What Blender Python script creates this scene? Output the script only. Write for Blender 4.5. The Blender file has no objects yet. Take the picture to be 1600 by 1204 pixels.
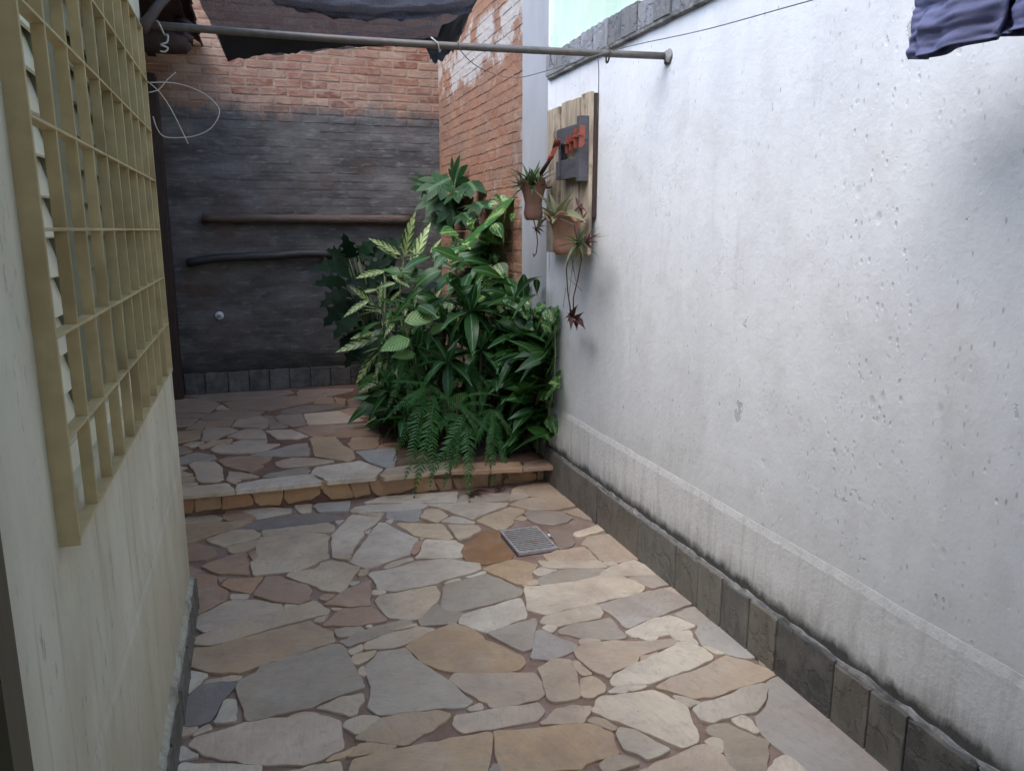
import bpy, bmesh, math, random
from mathutils import Vector, Matrix, noise
random.seed(7)
PI = math.pi
S = bpy.context.scene
COL = S.collection

# ------------------------------------------------------------------ camera
H = 1.5
F_PX, CX, CY = 1200.0, 800.0, 602.0
VPX, VPY = 388.0, 359.0
_fw = Vector((VPX-CX, CY-VPY, F_PX)).normalized()
_up = Vector((0, F_PX, -(CY-VPY))).normalized()
_up = (_up - _fw*_up.dot(_fw)).normalized()
_rx = _fw.cross(_up)
if _rx.x < 0: _rx = -_rx
cam_d = bpy.data.cameras.new('camera')
cam = bpy.data.objects.new('camera', cam_d); COL.objects.link(cam)
cam_d.sensor_width = 36.0
cam_d.lens = 36.0*F_PX/1600.0
cam_d.clip_start = 0.02
cam_d.clip_end = 500
right = Vector((_rx.x, _fw.x, _up.x)); upv = Vector((_rx.y, _fw.y, _up.y)); fwd = Vector((_rx.z, _fw.z, _up.z))
cam.matrix_world = Matrix(((right.x, upv.x, -fwd.x, 0), (right.y, upv.y, -fwd.y, 0), (right.z, upv.z, -fwd.z, H), (0, 0, 0, 1)))
S.camera = cam

# ------------------------------------------------------------------ sky, sun, exposure
SUN_EL, SUN_AZ = 58.0, 246.0           # azimuth clockwise from +Y (where the light comes from)
w = bpy.data.worlds.new('World'); S.world = w; w.use_nodes = True
nt = w.node_tree
bg = nt.nodes['Background']; sky = nt.nodes.new('ShaderNodeTexSky')
sky.sky_type = 'NISHITA'; sky.sun_disc = False
sky.sun_elevation = math.radians(SUN_EL); sky.sun_rotation = math.radians(SUN_AZ)
sky.air_density = 1.0; sky.dust_density = 1.3; sky.ozone_density = 1.0
nt.links.new(sky.outputs[0], bg.inputs[0]); bg.inputs[1].default_value = 0.15
sd = bpy.data.lights.new('sun', 'SUN'); sd.energy = 0.68; sd.angle = math.radians(48); sd.color = (1.0, 0.985, 0.96)
so = bpy.data.objects.new('sun', sd); COL.objects.link(so)
ld = Vector((math.sin(math.radians(SUN_AZ))*math.cos(math.radians(SUN_EL)), math.cos(math.radians(SUN_AZ))*math.cos(math.radians(SUN_EL)), math.sin(math.radians(SUN_EL))))
so.rotation_euler = ld.to_track_quat('Z', 'Y').to_euler()
so.location = (0, 0, 8)
vs = S.view_settings
vs.view_transform = 'Standard'; vs.look = 'None'; vs.gamma = 1.0; vs.use_curve_mapping = False
vs.exposure = 1.86

# ------------------------------------------------------------------ pixel -> place
C0 = Vector((0, 0, H))
def ray(x, y):
    d = Vector((x-CX, -(y-CY), F_PX))
    return right*d.x + upv*d.y + fwd*d.z
def onz(x, y, z=0.0):
    d = ray(x, y); return C0 + d*((z-H)/d.z)
def onx(x, y, a):
    d = ray(x, y); return C0 + d*(a/d.x)
def ony(x, y, b):
    d = ray(x, y); return C0 + d*(b/d.y)

WX = 1.653      # face of the white wall
LX = -0.31      # face of the house wall
YS = 4.234      # front of the step
ZS = 0.128      # height of the terrace
YB = 6.98       # face of the back wall

# ------------------------------------------------------------------ helpers
class MB:
    def __init__(s): s.v = []; s.f = []; s.sm = []
    def add(s, vs_, fs, smooth=False):
        n = len(s.v); s.v += [tuple(p) for p in vs_]
        for f in fs: s.f.append(tuple(i+n for i in f)); s.sm.append(smooth)
    def box(s, x0, y0, z0, x1, y1, z1):
        s.add([(x0,y0,z0),(x1,y0,z0),(x1,y1,z0),(x0,y1,z0),(x0,y0,z1),(x1,y0,z1),(x1,y1,z1),(x0,y1,z1)],
              [(0,3,2,1),(4,5,6,7),(0,1,5,4),(1,2,6,5),(2,3,7,6),(3,0,4,7)])
    def bar(s, p, q, w, h, up=Vector((0,0,1))):
        p = Vector(p); q = Vector(q); d = (q-p).normalized()
        sx = d.cross(up).normalized()*w/2; sy = sx.cross(d).normalized()*h/2
        c = [p-sx-sy, p+sx-sy, p+sx+sy, p-sx+sy, q-sx-sy, q+sx-sy, q+sx+sy, q-sx+sy]
        s.add(c, [(0,1,2,3),(7,6,5,4),(0,4,5,1),(1,5,6,2),(2,6,7,3),(3,7,4,0)])
    def tube(s, pts, r, n=8, cap=True):
        pts = [Vector(p) for p in pts]
        rs = r if isinstance(r, (list, tuple)) else [r]*len(pts)
        vv = []; ff = []; prev = None
        for i, p in enumerate(pts):
            d = (pts[min(i+1, len(pts)-1)]-pts[max(i-1, 0)]).normalized()
            if prev is None:
                a = d.orthogonal().normalized()
            else:
                a = (prev - d*prev.dot(d)).normalized()
            prev = a; b = d.cross(a)
            for k in range(n):
                t = 2*PI*k/n; vv.append(p+(a*math.cos(t)+b*math.sin(t))*rs[i])
        for i in range(len(pts)-1):
            for k in range(n):
                ff.append((i*n+k, i*n+(k+1) % n, (i+1)*n+(k+1) % n, (i+1)*n+k))
        if cap:
            ff.append(tuple(range(n))[::-1]); ff.append(tuple((len(pts)-1)*n+k for k in range(n)))
        s.add(vv, ff, True)
    def mesh(s, name, mat=None):
        me = bpy.data.meshes.new(name); me.from_pydata(s.v, [], s.f)
        me.polygons.foreach_set('use_smooth', s.sm)
        if mat: me.materials.append(mat)
        me.update(); return me
    def build(s, name, mat, parent=None):
        return link(name, s.mesh(name, mat), parent)
def link(name, me, parent=None, loc=None, rot=None, mw=None, color=None):
    o = bpy.data.objects.new(name, me); COL.objects.link(o)
    if parent: o.parent = parent
    if mw is not None: o.matrix_basis = mw
    else:
        if loc is not None: o.location = loc
        if rot is not None: o.rotation_euler = rot
    if color: o.color = color
    return o
def tag(o, label, cat, group=None):
    o['label'] = label; o['category'] = cat
    if group: o['group'] = group
    return o
def thing(name, label, cat, loc=(0,0,0), group=None):
    o = bpy.data.objects.new(name, None); COL.objects.link(o); o.location = loc; o.empty_display_size = .05
    return tag(o, label, cat, group)
def local(o, p): return Vector(p) - Vector(o.location)
def bevel(o, w_, seg=2):
    m = o.modifiers.new('bevel', 'BEVEL'); m.width = w_; m.segments = seg; m.limit_method = 'ANGLE'; return o
def n3(p, sc=1.0, seed=0.0): return noise.noise(Vector((p[0]*sc+seed, p[1]*sc-seed*.7, p[2]*sc+seed*.3)))

# ------------------------------------------------------------------ material kit
class NT:
    def __init__(s, name):
        s.m = bpy.data.materials.new(name); s.m.use_nodes = True; s.t = s.m.node_tree
        s.b = s.t.nodes['Principled BSDF']; s.out = s.t.nodes['Material Output']
    def n(s, typ, **kw):
        k = s.t.nodes.new('ShaderNode'+typ)
        for a, v in kw.items():
            if a.startswith('i_'):
                key = a[2:]; key = int(key) if key.isdigit() else key.replace('_', ' ')
                s.put(k.inputs[key], v)
            else: setattr(k, a, v)
        return k
    def put(s, sock, v):
        if isinstance(v, bpy.types.NodeSocket): s.t.links.new(v, sock)
        elif isinstance(v, tuple) and len(v) == 3 and sock.type == 'RGBA': sock.default_value = (*v, 1)
        else: sock.default_value = v
    def pos(s): return s.n('NewGeometry').outputs['Position']
    def vmap(s, v, scale=(1,1,1), loc=(0,0,0), rot=(0,0,0)):
        k = s.n('Mapping'); s.put(k.inputs[0], v); k.inputs['Scale'].default_value = scale; k.inputs['Location'].default_value = loc; k.inputs['Rotation'].default_value = rot
        return k.outputs[0]
    def noise(s, v, scale, detail=4, rough=.55, dist=0):
        k = s.n('TexNoise'); s.put(k.inputs['Vector'], v); k.inputs['Scale'].default_value = scale; k.inputs['Detail'].default_value = detail
        k.inputs['Roughness'].default_value = rough; k.inputs['Distortion'].default_value = dist
        return k.outputs['Fac']
    def voro(s, v, scale, feat='F1', rnd=1.0):
        k = s.n('TexVoronoi'); k.feature = feat; s.put(k.inputs['Vector'], v); k.inputs['Scale'].default_value = scale
        k.inputs['Randomness'].default_value = rnd
        return k.outputs['Distance']
    def ramp(s, v, stops, interp='LINEAR'):
        k = s.n('ValToRGB'); s.put(k.inputs[0], v); e = k.color_ramp; e.interpolation = interp
        while len(e.elements) < len(stops): e.elements.new(.5)
        for el, (p, c) in zip(e.elements, stops):
            el.position = p; el.color = (c, c, c, 1) if not isinstance(c, tuple) else (*c, 1)
        return k.outputs[0]
    def mix(s, f, a, b, mode='MIX'):
        k = s.n('Mix', data_type='RGBA', blend_type=mode); s.put(k.inputs[0], f); s.put(k.inputs[6], a); s.put(k.inputs[7], b); return k.outputs[2]
    def math(s, op, a, b=0.0, clamp=False):
        k = s.n('Math', operation=op, use_clamp=clamp); s.put(k.inputs[0], a); s.put(k.inputs[1], b); return k.outputs[0]
    def sep(s, v):
        k = s.n('SeparateXYZ'); s.put(k.inputs[0], v); return k.outputs
    def bump(s, h, strength=.5, dist=.01, normal=None):
        k = s.n('Bump'); s.put(k.inputs['Height'], h); k.inputs['Strength'].default_value = strength; k.inputs['Distance'].default_value = dist
        if normal is not None: s.put(k.inputs['Normal'], normal)
        return k.outputs[0]
    def done(s, col=None, rough=None, normal=None, metal=None, spec=None):
        if col is not None: s.put(s.b.inputs['Base Color'], col)
        if rough is not None: s.put(s.b.inputs['Roughness'], rough)
        if normal is not None: s.put(s.b.inputs['Normal'], normal)
        if metal is not None: s.put(s.b.inputs['Metallic'], metal)
        if spec is not None: s.put(s.b.inputs['Specular IOR Level'], spec)
        return s.m

def mat_simple(name, col, var=.25, sc=30, rough=.7, bump=.2, bd=.004, metal=0, stretch=(1,1,1), obj=True, dirt=None):
    t = NT(name); v = t.n('TexCoord').outputs['Object'] if obj else t.pos()
    v = t.vmap(v, stretch)
    a = t.noise(v, sc, 5); b = t.noise(v, sc*.2, 3)
    f = t.math('ADD', t.math('MULTIPLY', a, .6), t.math('MULTIPLY', b, .4))
    c = t.mix(t.ramp(f, [(.3, 0.0), (.7, 1.0)]), tuple(x*(1-var) for x in col), tuple(min(1, x*(1+var)) for x in col))
    if dirt: c = t.mix(t.ramp(b, [(.5, 0.0), (.68, .8)]), c, dirt)
    return t.done(c, rough, t.bump(a, bump, bd), metal)

def mat_stone():
    t = NT('flagstone'); oi = t.n('ObjectInfo')
    p = t.pos()
    off = t.n('VectorMath', operation='SCALE'); t.put(off.inputs[0], (7.0, 3.0, 5.0)); t.put(off.inputs[3], t.math('MULTIPLY', oi.outputs['Random'], 9.0))
    v = t.n('VectorMath', operation='ADD'); t.put(v.inputs[0], p); t.put(v.inputs[1], off.outputs[0]); v = v.outputs[0]
    rot = t.n('VectorRotate', rotation_type='Z_AXIS'); t.put(rot.inputs['Vector'], v); t.put(rot.inputs['Angle'], t.math('MULTIPLY', oi.outputs['Random'], 3.0))
    big = t.noise(v, 5, 4, .6, .6); fine = t.noise(v, 60, 6, .65); grain = t.noise(t.vmap(rot.outputs[0], (3, 16, 3)), 4, 5, .6, 1.2)
    base = t.mix(1.0, oi.outputs['Color'], (1.14, 1.055, .925), 'MULTIPLY')
    c = t.mix(t.ramp(big, [(.36, 0.0), (.72, .62)]), base, t.mix(.55, base, (.40, .27, .18)))
    c = t.mix(t.ramp(t.noise(v, 8.5, 5, .6, .3), [(.5, 0.0), (.7, .5)]), c, t.mix(.5, base, (.62, .57, .49)))
    c = t.mix(t.math('MULTIPLY', t.ramp(grain, [(.48, 0.0), (.66, 1.0)]), .16), c, (.17, .15, .135))
    c = t.mix(t.math('MULTIPLY', t.ramp(t.noise(v, 3.1, 6, .68, .8), [(.50, 0.0), (.72, 1.0)]), .42), c, (.26, .235, .21))
    c = t.mix(t.math('MULTIPLY', t.ramp(t.voro(v, 45), [(.05, 1.0), (.12, 0.0)]), t.ramp(t.noise(v, 9, 2), [(.55, 0.0), (.62, .8)])), c, (.08, .07, .065))
    c = t.mix(t.math('MULTIPLY', fine, .35), c, t.mix(1.0, c, (.72, .70, .68), 'MULTIPLY'))
    # worn earth smeared in from the joints
    c = t.mix(t.ramp(t.noise(p, 1.7, 5, .65), [(.47, 0.0), (.70, .55)]), c, (.30, .185, .12))
    cleft = t.ramp(t.noise(v, 6.5, 5, .62, .9), [(.40, 0.0), (.425, .5), (.55, .55), (.57, 1.0)])
    h = t.math('ADD', t.math('MULTIPLY', cleft, .28), t.math('ADD', t.math('MULTIPLY', fine, .45), t.math('ADD', t.math('MULTIPLY', grain, .5), t.math('MULTIPLY', big, .7))))
    c = t.mix(t.math('MULTIPLY', t.ramp(t.noise(v, 24, 6, .7), [(.54, 0.0), (.68, 1.0)]), .30), c, (.20, .17, .145))
    r = t.ramp(big, [(.3, .30), (.7, .55)])
    return t.done(c, r, t.bump(h, .5, .008), spec=.5)

def mat_mortar(name='joint_mortar', c1=(.28, .17, .12), c2=(.42, .31, .25)):
    t = NT(name); p = t.pos()
    a = t.noise(p, 7, 5, .6); b = t.noise(p, 90, 5, .6)
    c = t.mix(t.ramp(a, [(.35, 0.0), (.65, 1.0)]), c1, c2)
    c = t.mix(t.math('MULTIPLY', b, .5), c, tuple(x*.45 for x in c1))
    return t.done(c, .9, t.bump(b, .6, .006))

def mat_white_plaster():
    t = NT('white_plaster'); p = t.pos(); xyz = t.sep(p)
    streak = t.noise(t.vmap(p, (1, 1.9, .8)), 1.6, 6, .66, .6)
    streak2 = t.noise(t.vmap(p, (1, 12, 1.1)), 1.6, 5, .65, .5)
    mid = t.noise(p, 6, 5, .6); fine = t.noise(p, 70, 5, .6)
    zone = t.ramp(t.noise(p, 1.3, 3, .5), [(.42, .12), (.62, 1.0)])
    near = t.ramp(t.math('MULTIPLY', xyz[1], .25), [(.32, 1.0), (.72, .3)])      # trowelled coat gets rougher towards the near end
    zone = t.math('MULTIPLY', zone, near)
    pv = t.vmap(p, (1, 1.0, .55), rot=(.5, 0, 0))
    d1 = t.voro(pv, 46); d2 = t.voro(t.vmap(p, (1, .8, .6), rot=(.7, 0, 0)), 21)
    pits = t.math('MULTIPLY', t.ramp(d1, [(.13, 1.0), (.27, 0.0)]), t.ramp(t.noise(p, 14, 2), [(.47, 0.0), (.58, 1.0)]))
    pits2 = t.math('MULTIPLY', t.ramp(d2, [(.08, 1.0), (.26, 0.0)]), t.ramp(t.noise(p, 6.5, 3), [(.52, 0.0), (.60, 1.0)]))
    pit = t.math('MULTIPLY', t.math('MAXIMUM', pits, pits2), zone)
    c = t.mix(t.ramp(streak, [(.32, 0.0), (.7, 1.0)]), (.70, .715, .72), (.82, .835, .84))
    c = t.mix(t.math('MULTIPLY', t.math('MULTIPLY', t.ramp(streak2, [(.52, 0.0), (.72, 1.0)]), t.ramp(t.noise(p, 1.1, 3), [(.45, 0.0), (.65, 1.0)])), .32), c, (.47, .46, .45))
    c = t.mix(t.math('MULTIPLY', t.ramp(mid, [(.5, 0.0), (.75, 1.0)]), .35), c, (.56, .53, .50))
    # grime low on the wall
    low = t.ramp(t.math('ADD', xyz[2], t.math('MULTIPLY', t.noise(p, 2.5, 5, .65), .7)), [(.5, .45), (.99, 0.0)])
    c = t.mix(low, c, (.52, .50, .45))
    # dark weather specks
    sp = t.math('MULTIPLY', t.ramp(t.voro(t.vmap(p, (1, 1, .4)), 42), [(.09, 1.0), (.17, 0.0)]), t.ramp(t.noise(t.vmap(p, (1, 3, .7)), 3.4, 5, .65), [(.47, 0.0), (.58, .85)]))
    c = t.mix(t.math('MULTIPLY', sp, .75), c, (.33, .33, .33))
    chip = t.math('MULTIPLY', t.ramp(t.noise(t.vmap(p, (1, 1, .8)), 11, 5, .62), [(.685, 0.0), (.70, 1.0)]), t.ramp(t.noise(p, 1.9, 2), [(.5, 0.0), (.56, 1.0)]))
    c = t.mix(t.math('MULTIPLY', chip, .6), c, (.42, .42, .41))
    c = t.mix(t.math('MULTIPLY', pit, .22), c, (.45, .45, .45))
    crack = t.math('MULTIPLY', t.ramp(t.math('ABSOLUTE', t.math('SUBTRACT', t.noise(t.vmap(p, (1, .8, 1.2)), 2.0, 6, .62), .5)), [(.0012, 1.0), (.0032, 0.0)]), t.ramp(t.noise(p, 2.2, 3), [(.60, 0.0), (.68, .45)]))
    c = t.mix(crack, c, (.28, .28, .28))
    h = t.math('SUBTRACT', t.math('ADD', t.math('MULTIPLY', t.noise(p, 28, 5, .6), .22), t.math('ADD', t.math('MULTIPLY', fine, .10), t.math('MULTIPLY', mid, .45))), t.math('MULTIPLY', pit, .34))
    h = t.math('SUBTRACT', h, t.math('MULTIPLY', chip, .25))
    return t.done(c, .72, t.bump(h, .6, .013), spec=.3)

def mat_rough_band():
    t = NT('rough_plaster_band'); p = t.pos(); xyz = t.sep(p)
    a = t.noise(p, 55, 4, .7); b = t.noise(p, 4, 4, .6); s2 = t.noise(t.vmap(p, (1, 9, .8)), 2.5, 4, .6)
    c = t.mix(t.ramp(b, [(.3, 0.0), (.7, 1.0)]), (.69, .69, .67), (.79, .79, .775))
    c = t.mix(t.math('MULTIPLY', t.ramp(s2, [(.5, 0.0), (.72, 1.0)]), .4), c, (.40, .38, .34))
    c = t.mix(t.math('MULTIPLY', t.ramp(a, [(.2, 1.0), (.45, 0.0)]), .4), c, (.34, .33, .31))
    # black mould growing up from the ledge of the skirting
    zz = t.math('SUBTRACT', xyz[2], t.math('MULTIPLY', t.noise(t.vmap(p, (1, 1, .4)), 16, 5, .7), .085))
    mould = t.ramp(zz, [(.178, 1.0), (.212, 0.0)])
    c = t.mix(t.math('MULTIPLY', mould, .94), c, (.022, .022, .022))
    zz2 = t.math('SUBTRACT', xyz[2], t.math('MULTIPLY', t.noise(t.vmap(p, (1, 5, .5)), 5, 4, .7), .25))
    c = t.mix(t.ramp(zz2, [(.08, .5), (.2, 0.0)]), c, (.14, .135, .12))
    return t.done(c, .85, t.bump(a, .5, .007), spec=.2)

def mat_cream_plaster():
    t = NT('cream_plaster'); p = t.pos(); xyz = t.sep(p)
    a = t.noise(t.vmap(p, (1, 1.6, .8)), 3, 5, .6); f = t.noise(p, 60, 5, .6); st = t.noise(t.vmap(p, (1, 14, 1.3)), 2.2, 5, .65)
    c = t.mix(t.ramp(a, [(.35, 0.0), (.65, 1.0)]), (.53, .485, .37), (.64, .60, .48))
    speck = t.math('MULTIPLY', t.ramp(t.noise(t.vmap(p, (1, 1, .45)), 38, 5, .65), [(.56, 0.0), (.66, 1.0)]), t.ramp(st, [(.50, 0.0), (.66, .8)]))
    c = t.mix(speck, c, (.17, .16, .13))
    c = t.mix(t.ramp(t.math('ADD', xyz[2], t.math('MULTIPLY', a, .4)), [(.35, .5), (.9, 0.0)]), c, (.42, .36, .25))
    rust = t.math('MULTIPLY', t.ramp(t.noise(t.vmap(p, (1, 8, .6)), 2.7, 4), [(.58, 0.0), (.7, .5)]), t.ramp(t.math('MULTIPLY', xyz[2], .25), [(.24, 1.0), (.262, 0.0)]))
    c = t.mix(rust, c, (.37, .28, .18))
    return t.done(c, .8, t.bump(t.math('ADD', t.math('MULTIPLY', f, .3), t.math('MULTIPLY', t.noise(t.vmap(p, (1, 1, .5)), 22, 4), .7)), .45, .008), spec=.2)

def mat_mint():
    t = NT('mint_plaster'); p = t.pos()
    a = t.noise(t.vmap(p, (1, 2, 1)), 2.5, 5, .6)
    c = t.mix(t.ramp(a, [(.35, 0.0), (.7, 1.0)]), (.54, .71, .55), (.70, .81, .67))
    c = t.mix(t.math('MULTIPLY', t.ramp(t.noise(p, 5, 5), [(.55, 0.0), (.7, 1.0)]), .4), c, (.66, .63, .50))
    return t.done(c, .85, t.bump(t.noise(p, 50, 4), .3, .005))

def mat_slate(name='slate', a=(.055, .055, .05), b=(.17, .165, .15)):
    t = NT(name); oi = t.n('ObjectInfo'); p = t.pos()
    off = t.n('VectorMath', operation='SCALE'); t.put(off.inputs[0], (3.0, 5.0, 7.0)); t.put(off.inputs[3], t.math('MULTIPLY', oi.outputs['Random'], 9.0))
    v = t.n('VectorMath', operation='ADD'); t.put(v.inputs[0], p); t.put(v.inputs[1], off.outputs[0]); v = v.outputs[0]
    n1 = t.noise(t.vmap(v, (6, 6, 1.6)), 5, 5, .65); n2 = t.noise(v, 9, 5, .6); n4 = t.noise(v, 55, 5, .6)
    base = t.mix(oi.outputs['Random'], a, b); base = t.mix(.5, base, oi.outputs['Color'])
    c = t.mix(t.ramp(n2, [(.35, 0.0), (.7, .6)]), base, (.25, .23, .20))
    c = t.mix(t.math('MULTIPLY', t.ramp(n1, [(.5, 0.0), (.72, 1.0)]), .5), c, (.05, .05, .045))
    c = t.mix(t.math('MULTIPLY', t.ramp(n4, [(.62, 0.0), (.75, 1.0)]), .35), c, (.38, .36, .33))
    h = t.math('ADD', t.math('MULTIPLY', n4, .3), t.math('ADD', t.math('MULTIPLY', n1, .4), t.ramp(n2, [(.46, 0.0), (.5, .4)])))
    return t.done(c, .62, t.bump(h, .9, .012), spec=.4)

def mat_brick(name, side=False, joint=False):
    t = NT(name); p = t.pos(); xyz = t.sep(p); oi = t.n('ObjectInfo')
    n1 = t.noise(t.vmap(p, (1, 1, 1)), 3.0, 5, .6); n2 = t.noise(p, 45, 5, .65); n4 = t.noise(t.vmap(p, (1, 1, 1.7)), 11, 5, .65, .5); wash = None
    vcol = t.ramp(oi.outputs['Random'], [(.0, (.23, .085, .055)), (.30, (.34, .16, .10)), (.7, (.39, .24, .165)), (1.0, (.43, .285, .205))])
    if side: vcol = t.mix(.5, vcol, (.33, .16, .095))
    mort = (.45, .305, .215) if not side else (.36, .20, .125)
    if joint: c = t.mix(n4, tuple(x*1.05 for x in mort), tuple(x*.72 for x in mort))
    else:
        thr = (.42, .66) if not side else (.38, .62)
        c = t.mix(t.ramp(n4, [(thr[0], 0.0), (thr[1], .85)]), vcol, mort)
    c = t.mix(t.math('MULTIPLY', t.ramp(n1, [(.5, 0.0), (.7, 1.0)]), .5), c, (.26, .125, .085))
    c = t.mix(t.math('MULTIPLY', n2, .35), c, t.mix(1.0, c, (.55, .5, .48), 'MULTIPLY'))
    c = t.mix(t.ramp(t.noise(p, 3.6, 6, .68), [(.50, 0.0), (.70, .5)]), c, (.20, .135, .105))
    if side:
        c = t.mix(t.ramp(t.noise(p, 2.2, 6, .68), [(.47, 0.0), (.66, .75)]), c, (.235, .155, .115))
        # torn-off render at the height of a former roof
        zz = t.math('ADD', xyz[2], t.math('MULTIPLY', t.math('SUBTRACT', t.noise(p, 2.6, 5, .65), .5), .55))
        band = t.math('MULTIPLY', t.ramp(t.math('MULTIPLY', zz, .25), [(.655, 0.0), (.668, 1.0), (.735, 1.0), (.75, 0.0)]), t.ramp(t.noise(t.vmap(p, (1, 1, 1.0)), 3.5, 6, .7), [(.44, 0.0), (.50, .8)]))
        c = t.mix(band, c, (.50, .475, .44))
        edge = t.math('MULTIPLY', t.ramp(t.math('SUBTRACT', 4.95, xyz[1]), [(.0, 0.0), (.25, 1.0)]), t.ramp(t.noise(p, 7, 4), [(.5, 0.0), (.62, .8)]))
        c = t.mix(edge, c, (.44, .40, .37))
        c = t.mix(t.ramp(t.noise(p, 5, 4), [(.62, 0.0), (.7, .5)]), c, (.45, .37, .31))
    else:
        # grey cement wash brushed over the lower wall
        zz = t.math('ADD', xyz[2], t.math('MULTIPLY', t.math('SUBTRACT', t.noise(t.vmap(p, (3, 3, 1)), 3, 5, .6), .5), .34))
        m = t.ramp(t.math('MULTIPLY', zz, .25), [(.606, 1.0), (.638, 0.0)])
        g = t.mix(t.ramp(t.noise(t.vmap(p, (1, 1, 3)), 2.2, 5, .65), [(.35, 0.0), (.7, 1.0)]), (.074, .068, .062), (.185, .170, .156))
        g = t.mix(t.math('MULTIPLY', t.ramp(t.noise(t.vmap(p, (1, 1, 3)), 8, 5, .6), [(.54, 0.0), (.68, 1.0)]), .6), g, (.25, .235, .225))
        g = t.mix(t.ramp(t.noise(p, 1.6, 4), [(.53, 0.0), (.68, .55)]), g, (.12, .065, .045))
        damp = t.ramp(t.math('ADD', xyz[2], t.math('MULTIPLY', t.noise(p, 4, 4), .25)), [(.42, 1.0), (.62, 0.0)])
        g = t.mix(t.math('MULTIPLY', damp, .8), g, (.02, .022, .014))
        c = t.mix(m, c, g); wash = m
    h = t.math('ADD', t.math('MULTIPLY', n2, .5), t.math('MULTIPLY', n4, 1.2))
    if wash is not None: h = t.math('MULTIPLY', h, t.math('SUBTRACT', 1.0, t.math('MULTIPLY', wash, .5)))
    return t.done(c, .88, t.bump(h, .65, .011), spec=.2)

def mat_leaf(name, c1, c2, midrib=None, kind='plain', rough=.35, var=.35):
    t = NT(name); tc = t.n('TexCoord'); g = tc.outputs['Generated']; xyz = t.sep(g); oi = t.n('ObjectInfo')
    ax = t.math('ABSOLUTE', t.math('SUBTRACT', xyz[0], .5))
    v = t.n('VectorMath', operation='ADD'); t.put(v.inputs[0], g)
    cb = t.n('CombineXYZ'); t.put(cb.inputs[0], t.math('MULTIPLY', oi.outputs['Random'], 37.0)); t.put(cb.inputs[1], t.math('MULTIPLY', oi.outputs['Random'], 11.0)); t.put(v.inputs[1], cb.outputs[0]); v = v.outputs[0]
    k = t.math('ADD', t.math('MULTIPLY', oi.outputs['Random'], .6), t.math('MULTIPLY', t.noise(v, 2.5, 3), .4))
    dark = tuple(x*(1-var) for x in c1); lite = tuple(x*(1+var) for x in c1)
    c = t.mix(k, dark, lite)
    side = t.math('SUBTRACT', xyz[1], t.math('MULTIPLY', ax, .55))        # chevrons along the side veins
    vein = t.math('SINE', t.math('MULTIPLY', side, 75.0))
    if kind == 'chevron':
        m = t.ramp(t.math('ADD', t.math('MULTIPLY', t.math('SINE', t.math('MULTIPLY', side, 36.0)), .13), t.math('SUBTRACT', t.noise(t.vmap(v, (2.2, 1, 1)), 5, 5, .7, 1.2), t.math('MULTIPLY', ax, .7))), [(.30, 0.0), (.42, 1.0)])
        c = t.mix(m, c, c2)
    elif kind == 'zebra':
        m = t.ramp(t.math('ADD', t.math('MULTIPLY', t.math('SINE', t.math('MULTIPLY', side, 58.0)), .5), t.math('ADD', .25, t.math('MULTIPLY', t.noise(v, 4, 3), .5))), [(.05, .1), (.35, 1.0)])
        c = t.mix(t.math('MULTIPLY', m, t.ramp(ax, [(.25, .95), (.5, .35)])), c, c2)
    elif kind == 'pothos':
        m = t.ramp(t.noise(t.vmap(v, (3.2, 1.1, 1), rot=(0, 0, .5)), 2.4, 5, .65, .9), [(.54, 0.0), (.61, 1.0)])
        c = t.mix(m, c, c2)
    if midrib: c = t.mix(t.ramp(ax, [(.02, .8), (.07, 0.0)]), c, midrib)
    c = t.mix(t.math('MULTIPLY', t.ramp(t.noise(v, 3.2, 5, .65), [(.66, 0.0), (.74, 1.0)]), t.ramp(oi.outputs['Random'], [(.55, 0.0), (.7, .8)])), c, (.16, .11, .04))
    hgt = t.math('ADD', t.math('MULTIPLY', vein, .15), t.ramp(ax, [(0.0, 0.0), (.08, 1.0)]))
    t.b.inputs['Subsurface Weight'].default_value = 0.0
    m_ = t.done(c, rough, t.bump(hgt, .35, .004), spec=(.12 if 'philo' in name else .32))
    tr = t.n('BsdfTranslucent'); t.put(tr.inputs[0], c)
    mx = t.n('MixShader'); mx.inputs[0].default_value = .18
    t.t.links.new(t.b.outputs[0], mx.inputs[1]); t.t.links.new(tr.outputs[0], mx.inputs[2]); t.t.links.new(mx.outputs[0], t.out.inputs[0])
    return m_

def mat_net():
    t = NT('shade_net'); p = t.n('TexCoord').outputs['Object']
    a = t.noise(p, 5, 4)
    c = t.mix(a, (.030, .031, .040), (.070, .074, .098)); t.done(c, .75, spec=.15)
    # the weave is open: part of the light goes straight through the holes
    wv = t.noise(t.vmap(p, (1, 1, 1)), 300, 1)
    fac = t.math('ADD', .05, t.math('MULTIPLY', t.ramp(wv, [(.45, 0.0), (.6, 1.0)]), .20))
    tp = t.n('BsdfTransparent'); tl = t.n('BsdfTranslucent'); t.put(tl.inputs[0], (.08, .07, .075))
    ad = t.n('MixShader'); ad.inputs[0].default_value = .25
    t.t.links.new(t.b.outputs[0], ad.inputs[1]); t.t.links.new(tl.outputs[0], ad.inputs[2])
    mx = t.n('MixShader'); t.put(mx.inputs[0], fac)
    t.t.links.new(ad.outputs[0], mx.inputs[1]); t.t.links.new(tp.outputs[0], mx.inputs[2]); t.t.links.new(mx.outputs[0], t.out.inputs[0])
    return t.m

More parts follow.
